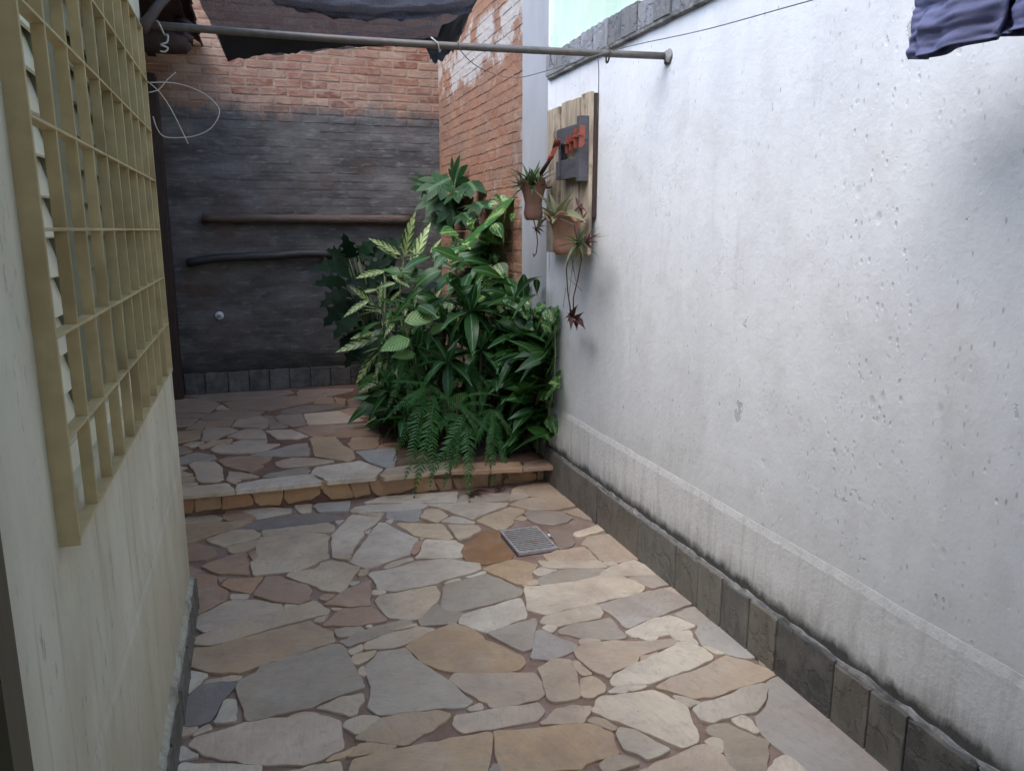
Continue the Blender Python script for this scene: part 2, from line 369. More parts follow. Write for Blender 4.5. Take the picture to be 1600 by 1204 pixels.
def mat_planks():
    t = NT('pallet_wood'); v = t.n('TexCoord').outputs['Object']; oi = t.n('ObjectInfo')
    cb = t.n('CombineXYZ'); t.put(cb.inputs[1], t.math('MULTIPLY', oi.outputs['Random'], 20.0)); ad = t.n('VectorMath', operation='ADD'); t.put(ad.inputs[0], v); t.put(ad.inputs[1], cb.outputs[0]); v = ad.outputs[0]
    g = t.noise(t.vmap(v, (6, 28, 1.6)), 3, 5, .6, .8); k = t.noise(t.vmap(v, (1, 1, .45)), 9, 4, .6, .4)
    c = t.mix(t.ramp(g, [(.3, 0.0), (.7, 1.0)]), (.33, .255, .17), (.60, .50, .365))
    c = t.mix(t.ramp(t.noise(t.vmap(v, (2, 9, 1)), 3.2, 5, .65), [(.50, 0.0), (.66, .75)]), c, (.20, .15, .11))
    c = t.mix(t.ramp(k, [(.56, 0.0), (.68, .9)]), c, (.10, .07, .05))
    return t.done(c, .75, t.bump(g, .4, .003))

M = {}
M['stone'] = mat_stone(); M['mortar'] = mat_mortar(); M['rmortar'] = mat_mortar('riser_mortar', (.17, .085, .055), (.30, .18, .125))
M['white'] = mat_white_plaster(); M['band'] = mat_rough_band(); M['cream'] = mat_cream_plaster(); M['mint'] = mat_mint()
M['slate'] = mat_slate(); M['slate_top'] = mat_slate('coping_slate', (.16, .165, .175), (.24, .245, .26))
M['brick'] = mat_brick('back_brick'); M['brickj'] = mat_brick('back_brick_joint', joint=True)
M['sbrick'] = mat_brick('side_brick', True); M['sbrickj'] = mat_brick('side_brick_joint', True, True)
M['conc'] = mat_simple('grey_cement', (.37, .375, .385), .14, 6, .85, .4, .006, obj=False, stretch=(1, 1, .5))
M['ledge'] = mat_simple('ledge_mortar', (.26, .25, .235), .6, 40, .9, .7, .01, obj=False, dirt=(.04, .04, .038))
M['grille'] = mat_simple('cream_painted_steel', (.47, .365, .185), .16, 26, .5, .25, .002, obj=False, dirt=(.30, .215, .10))
M['shut'] = mat_simple('shutter_paint', (.76, .71, .56), .08, 12, .5, .1, .002, obj=False)
M['shutd'] = mat_simple('shutter_grey_green', (.20, .20, .13), .1, 12, .5, .1, .002, obj=False)
M['dwood'] = mat_simple('dark_brown_timber', (.050, .028, .020), .35, 20, .75, .5, .006, obj=False, stretch=(4, 4, .6))
M['jamb'] = mat_simple('brown_door_paint', (.075, .062, .035), .2, 20, .55, .2, .003, obj=False, stretch=(4, 4, .6))
M['rtile'] = mat_simple('old_roof_tile', (.10, .05, .035), .5, 25, .9, .6, .01, obj=False)
M['steel'] = mat_simple('galvanised_pipe', (.14, .125, .11), .35, 30, .45, .2, .002, .35, obj=False, dirt=(.17, .11, .075))
M['iron'] = mat_simple('dull_iron', (.05, .045, .042), .3, 60, .6, .3, .002, .5)
M['grate'] = mat_simple('grate_metal', (.52, .48, .45), .2, 60, .5, .3, .002, .3, dirt=(.36, .27, .21))
M['wire'] = mat_simple('pale_wire', (.50, .47, .41), .15, 60, .5, .1, .001)
M['dwire'] = mat_simple('dark_wire', (.14, .14, .15), .15, 60, .5, .1, .001)
M['net'] = mat_net(); M['netd'] = mat_simple('doubled_net', (.022, .021, .026), .3, 12, .85, .3, .004); M['plank'] = mat_planks()
M['char'] = mat_simple('charcoal_wood', (.095, .09, .098), .35, 14, .7, .5, .004, stretch=(1, 1, 6))
M['red'] = mat_simple('red_enamel', (.36, .085, .05), .25, 40, .5, .2, .002, dirt=(.20, .06, .04))
M['terra'] = mat_simple('terracotta', (.30, .155, .10), .25, 14, .8, .35, .005, dirt=(.25, .14, .10))
M['soil'] = mat_simple('soil', (.035, .023, .016), .5, 40, .95, 1.0, .02, obj=False)
M['bark'] = mat_simple('bark', (.085, .06, .045), .45, 16, .85, .8, .012, stretch=(6, 1, 1))
M['bamboo'] = mat_simple('brown_bamboo', (.090, .058, .042), .5, 14, .7, .6, .008, stretch=(1, 9, 9))
M['dlog'] = mat_simple('blackened_pole', (.030, .024, .021), .5, 14, .55, .6, .006, stretch=(1, 6, 6))
M['plast'] = mat_simple('white_plastic', (.72, .72, .70), .05, 10, .4, .05, .001)
M['stem'] = mat_simple('green_stem', (.10, .13, .05), .3, 30, .6, .3, .003)
M['bstem'] = mat_simple('brown_stem', (.10, .065, .045), .3, 30, .7, .3, .003)
M['denim'] = None
M['ground'] = mat_simple('earth', (.14, .11, .085), .3, 3, .95, .4, .02, obj=False)
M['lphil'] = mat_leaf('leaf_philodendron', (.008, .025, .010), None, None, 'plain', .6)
M['lvar'] = mat_leaf('leaf_variegated', (.035, .095, .024), (.48, .56, .24), (.35, .42, .2), 'chevron', .4)
M['lzeb'] = mat_leaf('leaf_zebra', (.030, .095, .026), (.24, .40, .12), None, 'zebra', .4)
M['lpoth'] = mat_leaf('leaf_pothos', (.035, .125, .028), (.42, .54, .20), (.30, .42, .15), 'pothos', .32)
M['lstrap'] = mat_leaf('leaf_strap', (.026, .085, .019), None, (.16, .30, .16), 'plain', .30)
M['lmid'] = mat_leaf('leaf_mid_green', (.030, .092, .017), None, (.12, .24, .09), 'plain', .35, .55)
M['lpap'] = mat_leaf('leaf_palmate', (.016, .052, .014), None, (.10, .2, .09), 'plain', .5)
M['lfern'] = mat_leaf('leaf_fern', (.050, .150, .032), None, (.07, .16, .06), 'plain', .45, .25)
M['lbrom'] = mat_leaf('leaf_bromeliad', (.10, .155, .055), None, (.2, .24, .1), 'plain', .4, .45)
M['lbromr'] = mat_leaf('leaf_bromeliad_red', (.085, .035, .030), None, None, 'plain', .45, .4)
M['lolive'] = mat_leaf('leaf_olive', (.15, .155, .075), None, (.27, .25, .13), 'plain', .5, .4)
def mat_denim():
    t = NT('blue_cotton'); v = t.n('TexCoord').outputs['Object']
    a = t.noise(v, 9, 4); b = t.noise(v, 420, 2)
    c = t.mix(a, (.125, .14, .26), (.19, .205, .33)); c = t.mix(t.math('MULTIPLY', b, .4), c, (.085, .09, .19))
    return t.done(c, .9, t.bump(t.math('ADD', b, t.math('MULTIPLY', t.noise(v, 35, 3), 1.2)), .3, .003), spec=.15)
M['denim'] = mat_denim()

# ================================================================== SETTING
g = MB(); g.box(-60, -60, -.30, 60, 60, -.13); o = g.build('ground', M['ground']); o['kind'] = 'structure'

# ---- flagstones: outlines read off the photograph, laid on the floor they lie on
PAL = {'w': (.67, .62, .545), 'c': (.62, .515, .39), 'o': (.54, .405, .27), 'p': (.46, .305, .215), 'g': (.43, .39, .335),
       'b': (.48, .47, .465), 'd': (.20, .19, .18), 'k': (.60, .50, .405), 'q': (.38, .285, .23), 'r': (.29, .165, .09), 'm': (.30, .235, .20), 'e': (.22, .215, .22)}
VIEWS = {'A': (270, 980, 5.333), 'B': (530, 980, 5.333), 'C': (790, 980, 5.333), 'D': (1050, 980, 4.324), 'E': (270, 780, 5.473), 'F': (490, 780, 5.473),
         'G': (710, 740, 5.473), 'H': (870, 820, 5.333), 'I': (265, 595, 5.735), 'J': (440, 595, 5.732), 'K': (640, 690, 6.4)}
LOWER = '''
A o 165,170 310,165 620,80 799,25 1140,-58 1330,35 1355,110 1100,195 950,250 730,310 560,370 400,375 290,365 140,320
E c 170,1233 190,1185 260,1150 820,970 1215,865 1345,945 1315,975 1000,1050 800,1105 540,1190 328,1238
A w 145,355 290,385 220,470 120,550 118,430
A d 225,480 400,450 540,445 500,500 430,575 300,780 130,825 75,800 85,640
A c 250,465 290,430 500,390 580,400 540,430 380,450
A w 435,600 520,598 530,680 525,770 345,790 400,680
A g 530,490 560,440 700,375 740,310 1000,245 1330,135 1410,140 1480,260 1570,420 1595,490 1400,550 1150,660 620,775 580,640
A c 1195,665 1400,570 1580,540 1590,600 1540,650 1530,710 1480,730 1350,690
A k 130,970 190,905 500,820 720,750 960,745 1010,710 1100,690 1180,700 1300,735 1395,770 1400,850 1420,950 1410,1000 1230,1090 1100,1130 700,1130 420,1090 260,1050
A c 60,850 75,828 215,828 150,880 55,905
A k 160,895 240,830 300,800 320,835 200,880
A w 45,990 100,990 140,1030 215,1060 45,1105
A w 45,1150 80,1120 500,1130 740,1140 720,1195 680,1300 20,1320
A c 990,1195 1150,1150 1390,1115 1405,1180 1400,1300 720,1330 740,1230
A o 1270,1110 1340,1060 1530,985 1460,1045 1400,1080
B g 0,105 120,55 215,15 547,-77 617,-48 400,40 70,145
B c 205,170 220,120 450,35 660,-10 800,10 600,110 450,160
B c 75,185 190,130 190,180 100,220
B c 105,250 130,220 310,185 290,225 150,300 115,280
B g 220,320 330,200 550,170 640,265 760,340 900,430 1110,610 1050,650 700,680 430,715 320,715 240,655 265,560 270,490 240,410
B k 165,350 195,315 230,380 210,395 170,385
B o 555,155 620,110 800,20 950,-40 1080,0 1190,70 1210,105 1340,150 1530,240 1550,290 1500,340 1400,365 1000,365 840,340 680,280
B k 915,430 960,375 1600,370 1630,372 1705,470 1710,545 1650,590 1400,640 1260,655 1240,615 1180,600 1000,490
B k 1070,660 1180,615 1200,670 1080,680
B o 340,750 500,715 820,685 930,720 880,770 770,850 640,910 560,970 130,910 230,840
B k 970,720 1180,690 1400,650 1660,620 1710,690 1650,760 1420,800 1280,830 1160,840 1040,865 950,800
B c 35,815 60,770 200,725 325,735 340,760 150,880
B o 65,1060 170,960 250,950 480,970 400,1015 150,1055
B o 90,1160 120,1090 400,1020 1240,870 1275,890 1265,1000 1240,1160 1200,1240 400,1320 60,1300
C o -97,850 213,835 640,790 760,800 890,870 945,1040 650,1130 640,1165 300,1195 -30,1195 -80,1050
B g 1245,1195 1300,1125 1340,1150 1330,1200
B c 1320,1225 1640,1215 2020,1185 2000,1330 1300,1340
C g -150,40 0,-5 245,-77 250,-5 216,170 144,192 -20,112
C b 255,20 300,10 400,60 600,140 560,185 380,265 210,245 240,140
C w 305,0 350,-30 430,-15 385,35
H g 20,865 120,820 440,770 490,820 580,925 500,940 300,945 20,890
C k 570,190 650,130 900,105 1150,110 1390,90 1440,105 1420,130 1110,235 1090,290 820,385 740,360 600,250
C w 615,95 640,85 800,100 660,125 615,130
C w 880,430 910,390 1090,295 1290,210 1450,118 1560,135 1640,170 1725,235 1720,260 1590,320 1400,390 1210,460 1130,465 890,480 875,450
C k 1130,235 1270,195 1250,225 1130,275
C w 990,470 1090,480 1180,475 1130,500 1040,520
C w 850,540 930,490 1000,490 1030,520 980,545
C c 270,340 380,270 460,260 545,270 590,380 620,560 600,580 400,610 350,590 320,490
C k 560,275 600,270 720,380 640,390 580,330
C c 630,420 720,400 780,430 830,480 820,530 760,550 720,580 640,570
C w 825,385 890,375 870,410 840,405
C w 720,690 760,600 800,570 1000,550 1230,520 1330,560 1440,620 1510,660 1540,760 1590,850 1600,950 1480,1000 1400,970 1100,840 850,750
C k 285,790 420,670 560,640 720,650 700,700 650,780 480,790
C c 680,770 740,740 830,760 930,830 900,850 800,810
C w 925,880 950,830 1080,850 1370,1010 1180,1095 1120,1050 990,1010
C c 780,1140 840,1095 940,1065 1000,1070 1120,1125 900,1190 820,1195
D k -350,1030 -100,910 100,830 210,790 250,800 350,870 380,930 450,985 450,1080 -350,1080
D k -110,395 0,330 190,270 370,180 400,195 500,215 580,250 720,275 730,300 620,350 450,400 280,460 150,470 0,420
D b 160,30 180,-30 300,-60 400,0 480,90 580,190 510,200 380,175 210,125
D w 140,550 200,510 410,450 460,415 620,375 650,410 630,480 570,560 390,600 270,640 190,615 170,580
D b 640,380 650,360 730,325 800,350 880,400 1010,510 1180,640 1300,750 1440,860 1560,960 1650,1060 1000,1060 920,969 650,750 610,710 565,600 640,530 660,470
D g 235,690 250,655 370,640 520,710 655,760 650,850 640,969 600,1060 520,1060 430,960 370,910 350,800 350,735 260,715
D w 220,765 270,735 340,750 335,845 250,785
D w 400,620 480,590 530,620 590,700 560,710 450,660
D w 655,955 700,890 770,855 870,930 900,969 880,1060 640,1060
D w 5,455 100,470 195,505 110,535 50,510
D g 590,220 630,210 690,260 600,250
H w 950,905 1000,880 1110,870 1130,930 1180,990 1100,965 1020,950 980,940
E c 90,180 130,145 350,125 430,150 380,190 90,200
E p 430,130 460,100 570,90 710,155 600,180 480,180 430,160
E w 580,85 850,65 1010,75 1010,105 720,155
E w 1045,45 1190,35 1180,100 1100,110 1065,80
F b 0,60 30,35 310,15 300,90 50,105
E e 550,260 720,185 850,155 1060,125 1270,118 1400,135 1470,148 1380,180 1060,215 800,245 620,262
E o 90,215 680,178 560,235 400,280 95,375
E c 290,340 420,290 500,265 690,258 745,295 735,325 430,400 330,370
E c 470,405 720,340 715,395 520,460 480,445
E c 765,260 1330,195 1380,225 1370,270 770,310
E c 745,330 780,320 1200,290 1300,300 1340,325 1320,370 1320,430 1335,495 1200,550 1080,605 690,640 670,530 720,500 715,400
E p 95,395 200,375 330,410 370,450 340,490 280,510 100,520
E p 245,570 400,510 600,445 630,470 630,520 650,545 650,635 400,630 310,600
E p 650,460 700,430 720,480 690,515
E p 145,690 190,640 250,630 370,645 375,730 460,770 450,850 185,985
E p 95,550 240,600 105,655
E p 415,725 480,675 560,670 770,655 670,795 500,765
E p 385,660 450,660 400,700
E k 500,810 650,810 630,850 495,850
E p 690,810 800,660 900,650 960,680 1150,725 1185,780 1170,850 1080,890 870,865
E c 975,650 1010,610 1215,595 1260,565 1270,540 1360,522 1460,540 1600,580 1530,665 1480,750 1440,790 1270,765 1240,740 1150,710 1050,680
E k 195,1010 450,880 520,860 700,860 930,895 940,930 600,1035 270,1130 200,1090
E k 960,895 1070,900 960,930
F p 50,845 90,810 190,810 110,860
F p 95,890 240,790 420,710 490,690 490,780 475,905 300,910
F k 145,925 250,925 190,945
F p 75,1070 200,960 250,930 480,920 540,950 630,1025 400,1070
F k 0,1040 30,1010 120,990 70,1045
F g 180,1110 260,1090 400,1080 430,1110 300,1160 210,1165
F w 450,1075 495,1065 495,1085 455,1090
F w 430,30 590,-25 930,-50 1235,-72 1222,20 800,25
F w 345,65 480,45 900,30 980,45 940,70 700,95 380,110
K w 185,625 330,615 700,605 990,605 960,635 780,700 630,770 480,720 330,665
F b 625,105 690,95 900,75 920,90 895,175 840,185 625,160
F c 915,150 950,95 1000,80 1080,85 1150,140 1050,195
F w 1090,185 1190,140 1260,150 1385,190 1360,205
F c 710,205 740,192 1100,205 1190,320 1150,340 860,300 800,250
F c 1150,210 1400,215 1430,250 1330,310 1240,335
F w 155,300 330,125 580,145 540,190 420,270 430,300 340,410 330,455 165,490
F w 310,520 480,290 560,195 620,200 720,260 895,330 840,400 830,455 460,580
F w 870,500 930,410 920,380 960,340 1210,350 1280,390 1250,450 1270,490 1200,500
G r 60,680 80,600 160,560 250,480 380,490 400,560 500,680 480,720 260,765 110,740
F p 835,450 880,360 940,340 900,440 860,470
F w 595,580 680,530 840,495 850,515 620,585
F w 470,640 500,620 660,595 900,530 1130,510 1420,550 1430,590 1380,615 1100,690 1050,715 700,780 545,765 520,690
F w 1110,720 1160,690 1240,670 1260,685
F w 1300,660 1460,605 1475,620 1340,660
F w 505,775 600,775 620,790 560,810 505,805
F c 530,860 560,820 830,770 1040,735 1080,800 1060,860 900,1010 840,1020 640,1000 600,960
F g 1090,900 1110,740 1200,710 1420,650 1470,640 1600,680 1784,771 1774,811 1500,890 1200,955 1120,930
F g 895,1020 1060,880 1130,940 1270,960 1280,990 1210,1050 920,1070
F w 1242,1050 1280,976 1747,834 1775,840 1821,963 1815,1000 1489,1130
F c 650,1110 870,1060 890,1075 700,1115
F w 185,180 260,165 210,210
F w 615,180 680,165 660,200
F w 440,275 490,250 470,290
F c 315,105 335,75 370,105
F c 390,115 600,110 580,135
F c 180,495 320,470 300,510
F w 310,700 400,700 320,735
F c 395,600 470,595 450,640 380,645
F c 905,325 955,320 920,340
G k 20,245 60,185 160,170 470,165 480,190 450,225 300,235
G k 470,225 500,130 540,110 640,190 580,215
G k 540,105 720,75 860,65 930,120 990,180 840,185 700,185 640,180
G k 470,260 560,225 700,200 860,190 990,185 1080,265 900,300 640,300
G c 190,400 260,360 480,280 590,300 590,330 500,380 500,420 430,470 350,470
G k 510,380 560,355 625,370 600,390
G g 600,340 640,310 760,310 930,330 1010,370 960,410 860,430 720,420 640,390
G k 925,320 1080,285 1160,330 1220,390 1150,390 1020,350
G w 1020,520 1030,495 1200,440 1260,415 1310,470 1060,535
G m 800,470 1010,490 1030,580 1000,610 900,635
G k 760,690 880,650 1100,620 1160,660 1220,730 1000,745 800,735
G w 715,740 800,745 1000,748 1240,735 1310,790 1150,800 870,800 760,790
G w 670,830 740,795 880,815 780,860 720,865
G g 700,920 740,880 900,820 1000,810 1200,805 1300,810 1200,880 1100,910 860,945 720,940
H k 205,155 260,90 450,70 560,160 690,275 560,300 480,300 360,280 260,170
H w 380,310 400,300 500,310 500,330 440,335
H w 350,415 440,350 560,310 650,290 760,340 830,410 600,415
H w -269,515 0,490 220,460 350,425 530,425 640,460 730,510 720,545 640,575 300,650 100,690 -80,740 -120,735 -249,700 -255,600
H b 600,430 840,415 935,490 800,520 720,490
H b 340,660 620,580 760,550 880,525 960,560 1060,590 1150,640 1000,690 820,760 590,850 550,830 490,760 380,690
H w 890,525 970,510 1060,575 980,575
H b 980,735 1080,690 1190,665 1310,765 1180,830
H w 570,885 800,770 930,745 1000,760 1155,825 1000,890 840,920 640,925
H w -138,810 -107,761 325,653 384,725 360,768 11,837
H w 680,930 840,925 830,950 770,960
H w 1210,1010 1260,1010 1400,1065 1340,1070
G o 240,805 330,770 500,725 600,740 710,770 690,800 660,830 670,895 590,940 520,930 300,830
G k 580,960 640,920 700,900 710,940 640,950
'''
UPPER = '''
I q 30,150 360,165 445,205 400,250 350,283 150,275 30,265
I q 130,128 500,105 820,92 1080,88 1120,110 900,140 600,165 390,172
I q 480,195 600,178 1000,135 1150,130 1420,122 1380,160 1100,215 900,255 560,255
I k 430,225 470,210 540,250 420,250
I q 60,272 350,292 270,320 60,320
I q 280,320 420,272 545,260 850,268 800,300 560,345 330,360
I q 60,330 260,330 200,390 60,405
I q 140,430 210,390 280,350 330,370 570,352 540,400 300,410 290,430
I g 555,405 610,348 820,308 880,340 880,400 840,420
I q 840,302 930,312 950,350 1060,405 900,420 885,350
I q 940,315 1000,297 1180,289 1230,385 1100,403 1000,370
I o 70,450 285,434 265,510 70,548
I k 290,530 303,440 330,414 540,414 620,440 480,480 390,530
I k 515,495 680,427 820,432 860,475 870,515 640,515
I k 855,442 1000,432 1100,432 1240,490 1150,512 960,510 920,480
I k 120,570 200,547 310,542 240,578 190,590
I o 245,582 400,533 560,518 540,558 400,570 280,600
I q 70,582 130,582 200,620 180,635 70,650
I k 370,610 420,577 600,562 990,562 880,610 740,638 480,640 400,630
I k 560,552 640,528 870,528 870,555
I g 720,660 950,607 1140,558 1235,552 1252,600 1247,662 1000,667
I g 80,680 200,642 260,633 400,660 420,690 300,710 80,738
I p 430,710 520,682 700,672 920,672 890,710 810,740 840,760 730,815 500,760
I k 175,745 220,727 400,717 470,770 480,870 420,893 280,895 250,880 220,800
I c 530,807 650,817 800,855 520,880
I k 950,725 1010,707 1100,687 1290,692 1475,716 1320,745 1000,768 960,755
I g 830,850 910,817 1150,774 1230,767 1265,800 1240,828 1000,850
I w 590,975 610,920 830,877 1005,857 1270,834 1355,890 1350,897 1005,935
I c 100,1018 100,947 510,907 570,950 575,978
I c 100,917 245,907 240,925 105,940
I o 100,857 215,847 225,890 110,900
I o 95,802 210,830 95,845
I c 85,752 160,770 95,795
I k 500,882 640,880 590,915 540,900
J k 200,290 510,264 640,320 740,350 600,370 240,386
J q 520,262 600,242 760,232 830,300 700,330 600,300
J d 0,258 200,217 480,207 590,225 400,250 150,280 0,288
J q 290,197 330,142 455,142 485,200
J q 470,142 575,155 565,210 500,200
J q 590,162 680,132 790,190 760,220 600,225
J q 140,100 160,80 400,66 650,62 640,90 450,128 150,130
J p 120,425 220,397 600,387 860,372 860,400 560,438 380,480 290,495
J o 250,520 310,502 480,502 540,570 640,620 655,685 590,712 300,668 285,620
J p 400,490 570,442 860,412 880,480 700,490 480,498
J p 590,560 640,502 870,497 870,570 830,600 640,610
J b 665,632 830,617 1010,602 1030,700 1000,768 920,765 780,720
J w 265,832 310,772 700,714 905,787 835,855 405,892 380,870
J c 880,842 950,777 1250,742 1500,722 1500,790 1240,822 920,857
J p 845,605 900,562 1050,552 1040,600
K p 420,285 430,225 580,215 800,200 805,277 600,285
K p 815,275 830,205 1100,200 1130,260
K p 1140,255 1150,205 1470,160 1480,235
'''
RISER = '''
I p 110,1040 210,1035 215,1090 200,1180 115,1185
I o 225,1030 455,1010 460,1140 235,1175
I p 470,1005 705,985 745,1080 740,1110 470,1150
I o 725,985 1010,960 1010,1030 985,1110 810,1115 770,1080
J o 25,950 330,915 345,1010 270,1060 60,1100 25,1050
J o 350,900 385,900 375,960 350,970
J o 370,960 410,910 580,895 640,1040 450,1060 380,1000
J o 600,895 765,890 795,1010 660,1045
J o 775,900 1180,855 1190,950 1060,1005 860,1025 810,980
K o 50,350 230,340 240,400 280,480 70,505
K p 240,380 420,370 430,480 310,490
K g 440,370 630,360 640,470 480,480
K o 640,300 800,290 780,400 780,450 640,450
K g 820,300 920,300 920,440 800,450
K p 950,330 1220,260 1230,310 1090,330
K o 950,400 990,340 1260,325 1270,365 1200,410 960,430
K o 1290,330 1320,240 1470,230 1450,370 1290,395
'''
def outline(pts, seg=.04, amp=.004, cut=.005):
    """break long edges up and roughen them, nip the corners"""
    n = len(pts); out = []
    A = sum(pts[i][0]*pts[(i+1) % n][1]-pts[(i+1) % n][0]*pts[i][1] for i in range(n))
    if A < 0: pts = pts[::-1]
    for i in range(n):
        p0 = Vector(pts[i-1]); p1 = Vector(pts[i]); p2 = Vector(pts[(i+1) % n])
        a = min(cut, (p0-p1).length*.3); b = min(cut, (p2-p1).length*.3)
        s0 = p1+(p0-p1).normalized()*a; e0 = p1+(p2-p1).normalized()*b
        out.append(s0); out.append(e0)
        b2 = min(cut, (p2-p1).length*.3); q = p2+(p1-p2).normalized()*b2
        L = (q-e0).length; k = int(L/seg)
        d = (q-e0); nr = Vector((d.y, -d.x)).normalized() if d.length > 1e-6 else Vector((0, 0))
        for j in range(1, k+1):
            t = j/(k+1); out.append(e0+d*t+nr*random.uniform(-amp*1.4, amp*.9))
    return out
def slab_mesh(name, pts2, depth, chamf, mat, frame):
    """frame(u,v,h) -> world ; h = 0 is the face of the stone"""
    n = len(pts2); ins = []
    for i in range(n):
        a = pts2[i-1]; b = pts2[(i+1) % n]; d = (b-a)
        nr = Vector((-d.y, d.x)).normalized() if d.length > 1e-7 else Vector((0, 0))
        pts2[i] = pts2[i]-nr*.0042; ins.append(pts2[i]+nr*chamf)
    dz = random.uniform(-.003, .002); tx = random.uniform(-.010, .010); ty = random.uniform(-.010, .010)
    c = sum(pts2, Vector((0, 0)))/n
    hh = lambda q: dz + tx*(q.x-c.x) + ty*(q.y-c.y)
    vv = [frame(q.x, q.y, hh(q)) for q in ins] + [frame(q.x, q.y, hh(q)-chamf*1.1) for q in pts2] + [frame(q.x, q.y, -depth) for q in pts2]
    ff = [tuple(range(n))]
    for r in (0, 1):
        for i in range(n):
            j = (i+1) % n; ff.append((r*n+i, (r+1)*n+i, (r+1)*n+j, r*n+j))
    return vv, ff
def lay(txt, plane, parent, depth, chamf=.0018):
    k = 0
    for line in txt.strip().split('\n'):
        p = line.split(); ox, oy, s_ = VIEWS[p[0]]
        px = [(ox+float(a.split(',')[0])/s_, oy+float(a.split(',')[1])/s_) for a in p[2:]]
        if plane == 'riser':
            w3 = [ony(x, y, YS) for x, y in px]; pts = [(v.x, v.z) for v in w3]
            fr = lambda u, v, h: (u, YS-h, v)
        else:
            w3 = [onz(x, y, plane) for x, y in px]; pts = [(v.x, v.y) for v in w3]
            fr = lambda u, v, h: (u, v, plane+h)
        # keep stones clear of the walls
        if plane != 'riser': pts = [(min(max(u, LX+.012 if v < 3.1 else -2.2), WX-.008), v) for u, v in pts]
        o2 = outline(pts)
        vv, ff = slab_mesh('stone', o2, depth, chamf, M['stone'], fr)
        me = bpy.data.meshes.new('stone'); me.from_pydata(vv, [], ff); me.materials.append(M['stone']); me.update()
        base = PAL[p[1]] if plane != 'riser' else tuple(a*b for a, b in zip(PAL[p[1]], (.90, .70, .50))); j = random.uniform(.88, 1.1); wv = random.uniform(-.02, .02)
        link('stone', me, parent, color=(base[0]*j+wv, base[1]*j, base[2]*j-wv, 1)); k += 1
    return k

fl = MB(); fl.box(-2.6, -3.0, -.12, WX+.1, YS+.03, -.011)
floor = fl.build('courtyard_floor', M['mortar']); floor['kind'] = 'structure'
lay(LOWER, 0.0, floor, .02)
# stones nearer than the photograph's lower edge, laid as a rough grid
GX = [-.29, .05, .42, .80, 1.2, 1.635]; GY = [1.36, .98, .60, .2, -.25, -.8]
for j in range(len(GY)-1):
    for i in range(len(GX)-1):
        jit = lambda a, b: (a+random.uniform(-.07, .07) if -.28 < a < 1.6 else a, b+random.uniform(-.05, .05) if b < 1.3 else b-.03*random.random())
        q = [jit(GX[i]+.01, GY[j]), jit(GX[i+1]-.01, GY[j]), jit(GX[i+1]-.01, GY[j+1]+.025), jit(GX[i]+.01, GY[j+1]+.025)]
        rnd = random.Random(i*7+j)
        cx_ = sum(p[0] for p in q)/4; cy_ = sum(p[1] for p in q)/4
        q = [(cx_+(a-cx_)*.9, cy_+(b-cy_)*.9) for a, b in q]
        o2 = outline(q); vv, ff = slab_mesh('stone', o2, .02, .003, M['stone'], lambda u, v, h: (u, v, h))
        me = bpy.data.meshes.new('stone'); me.from_pydata(vv, [], ff); me.materials.append(M['stone']); me.update()
        link('stone', me, floor, color=(*PAL[rnd.choice('wckogb')], 1))

te = MB(); te.box(-2.6, YS+.012, -.12, WX+.1, YB+.1, ZS-.011)
terrace = te.build('raised_terrace', M['rmortar']); terrace['kind'] = 'structure'
lay(UPPER, ZS, terrace, .026, .0025)
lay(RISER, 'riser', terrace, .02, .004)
# planting bed
b = MB(); NX, NY = 14, 34
bv = []
for j in range(NY+1):
    for i in range(NX+1):
        u, v = i/NX, j/NY
        x = .98+(WX-.98)*u - (.14*math.sin(v*3.0)); y = 4.40+(YB-.03-4.40)*v
        e = min(u, 1.0, v*3, (1-v)*3+.3); bv.append((x, y, ZS-.02+.05*min(1, e*6)+.02*n3((x, y, 0), 9)))
b.add(bv, [(j*(NX+1)+i, j*(NX+1)+i+1, (j+1)*(NX+1)+i+1, (j+1)*(NX+1)+i) for j in range(NY) for i in range(NX)], True)
o = b.build('planting_soil', M['soil']); o['kind'] = 'structure'

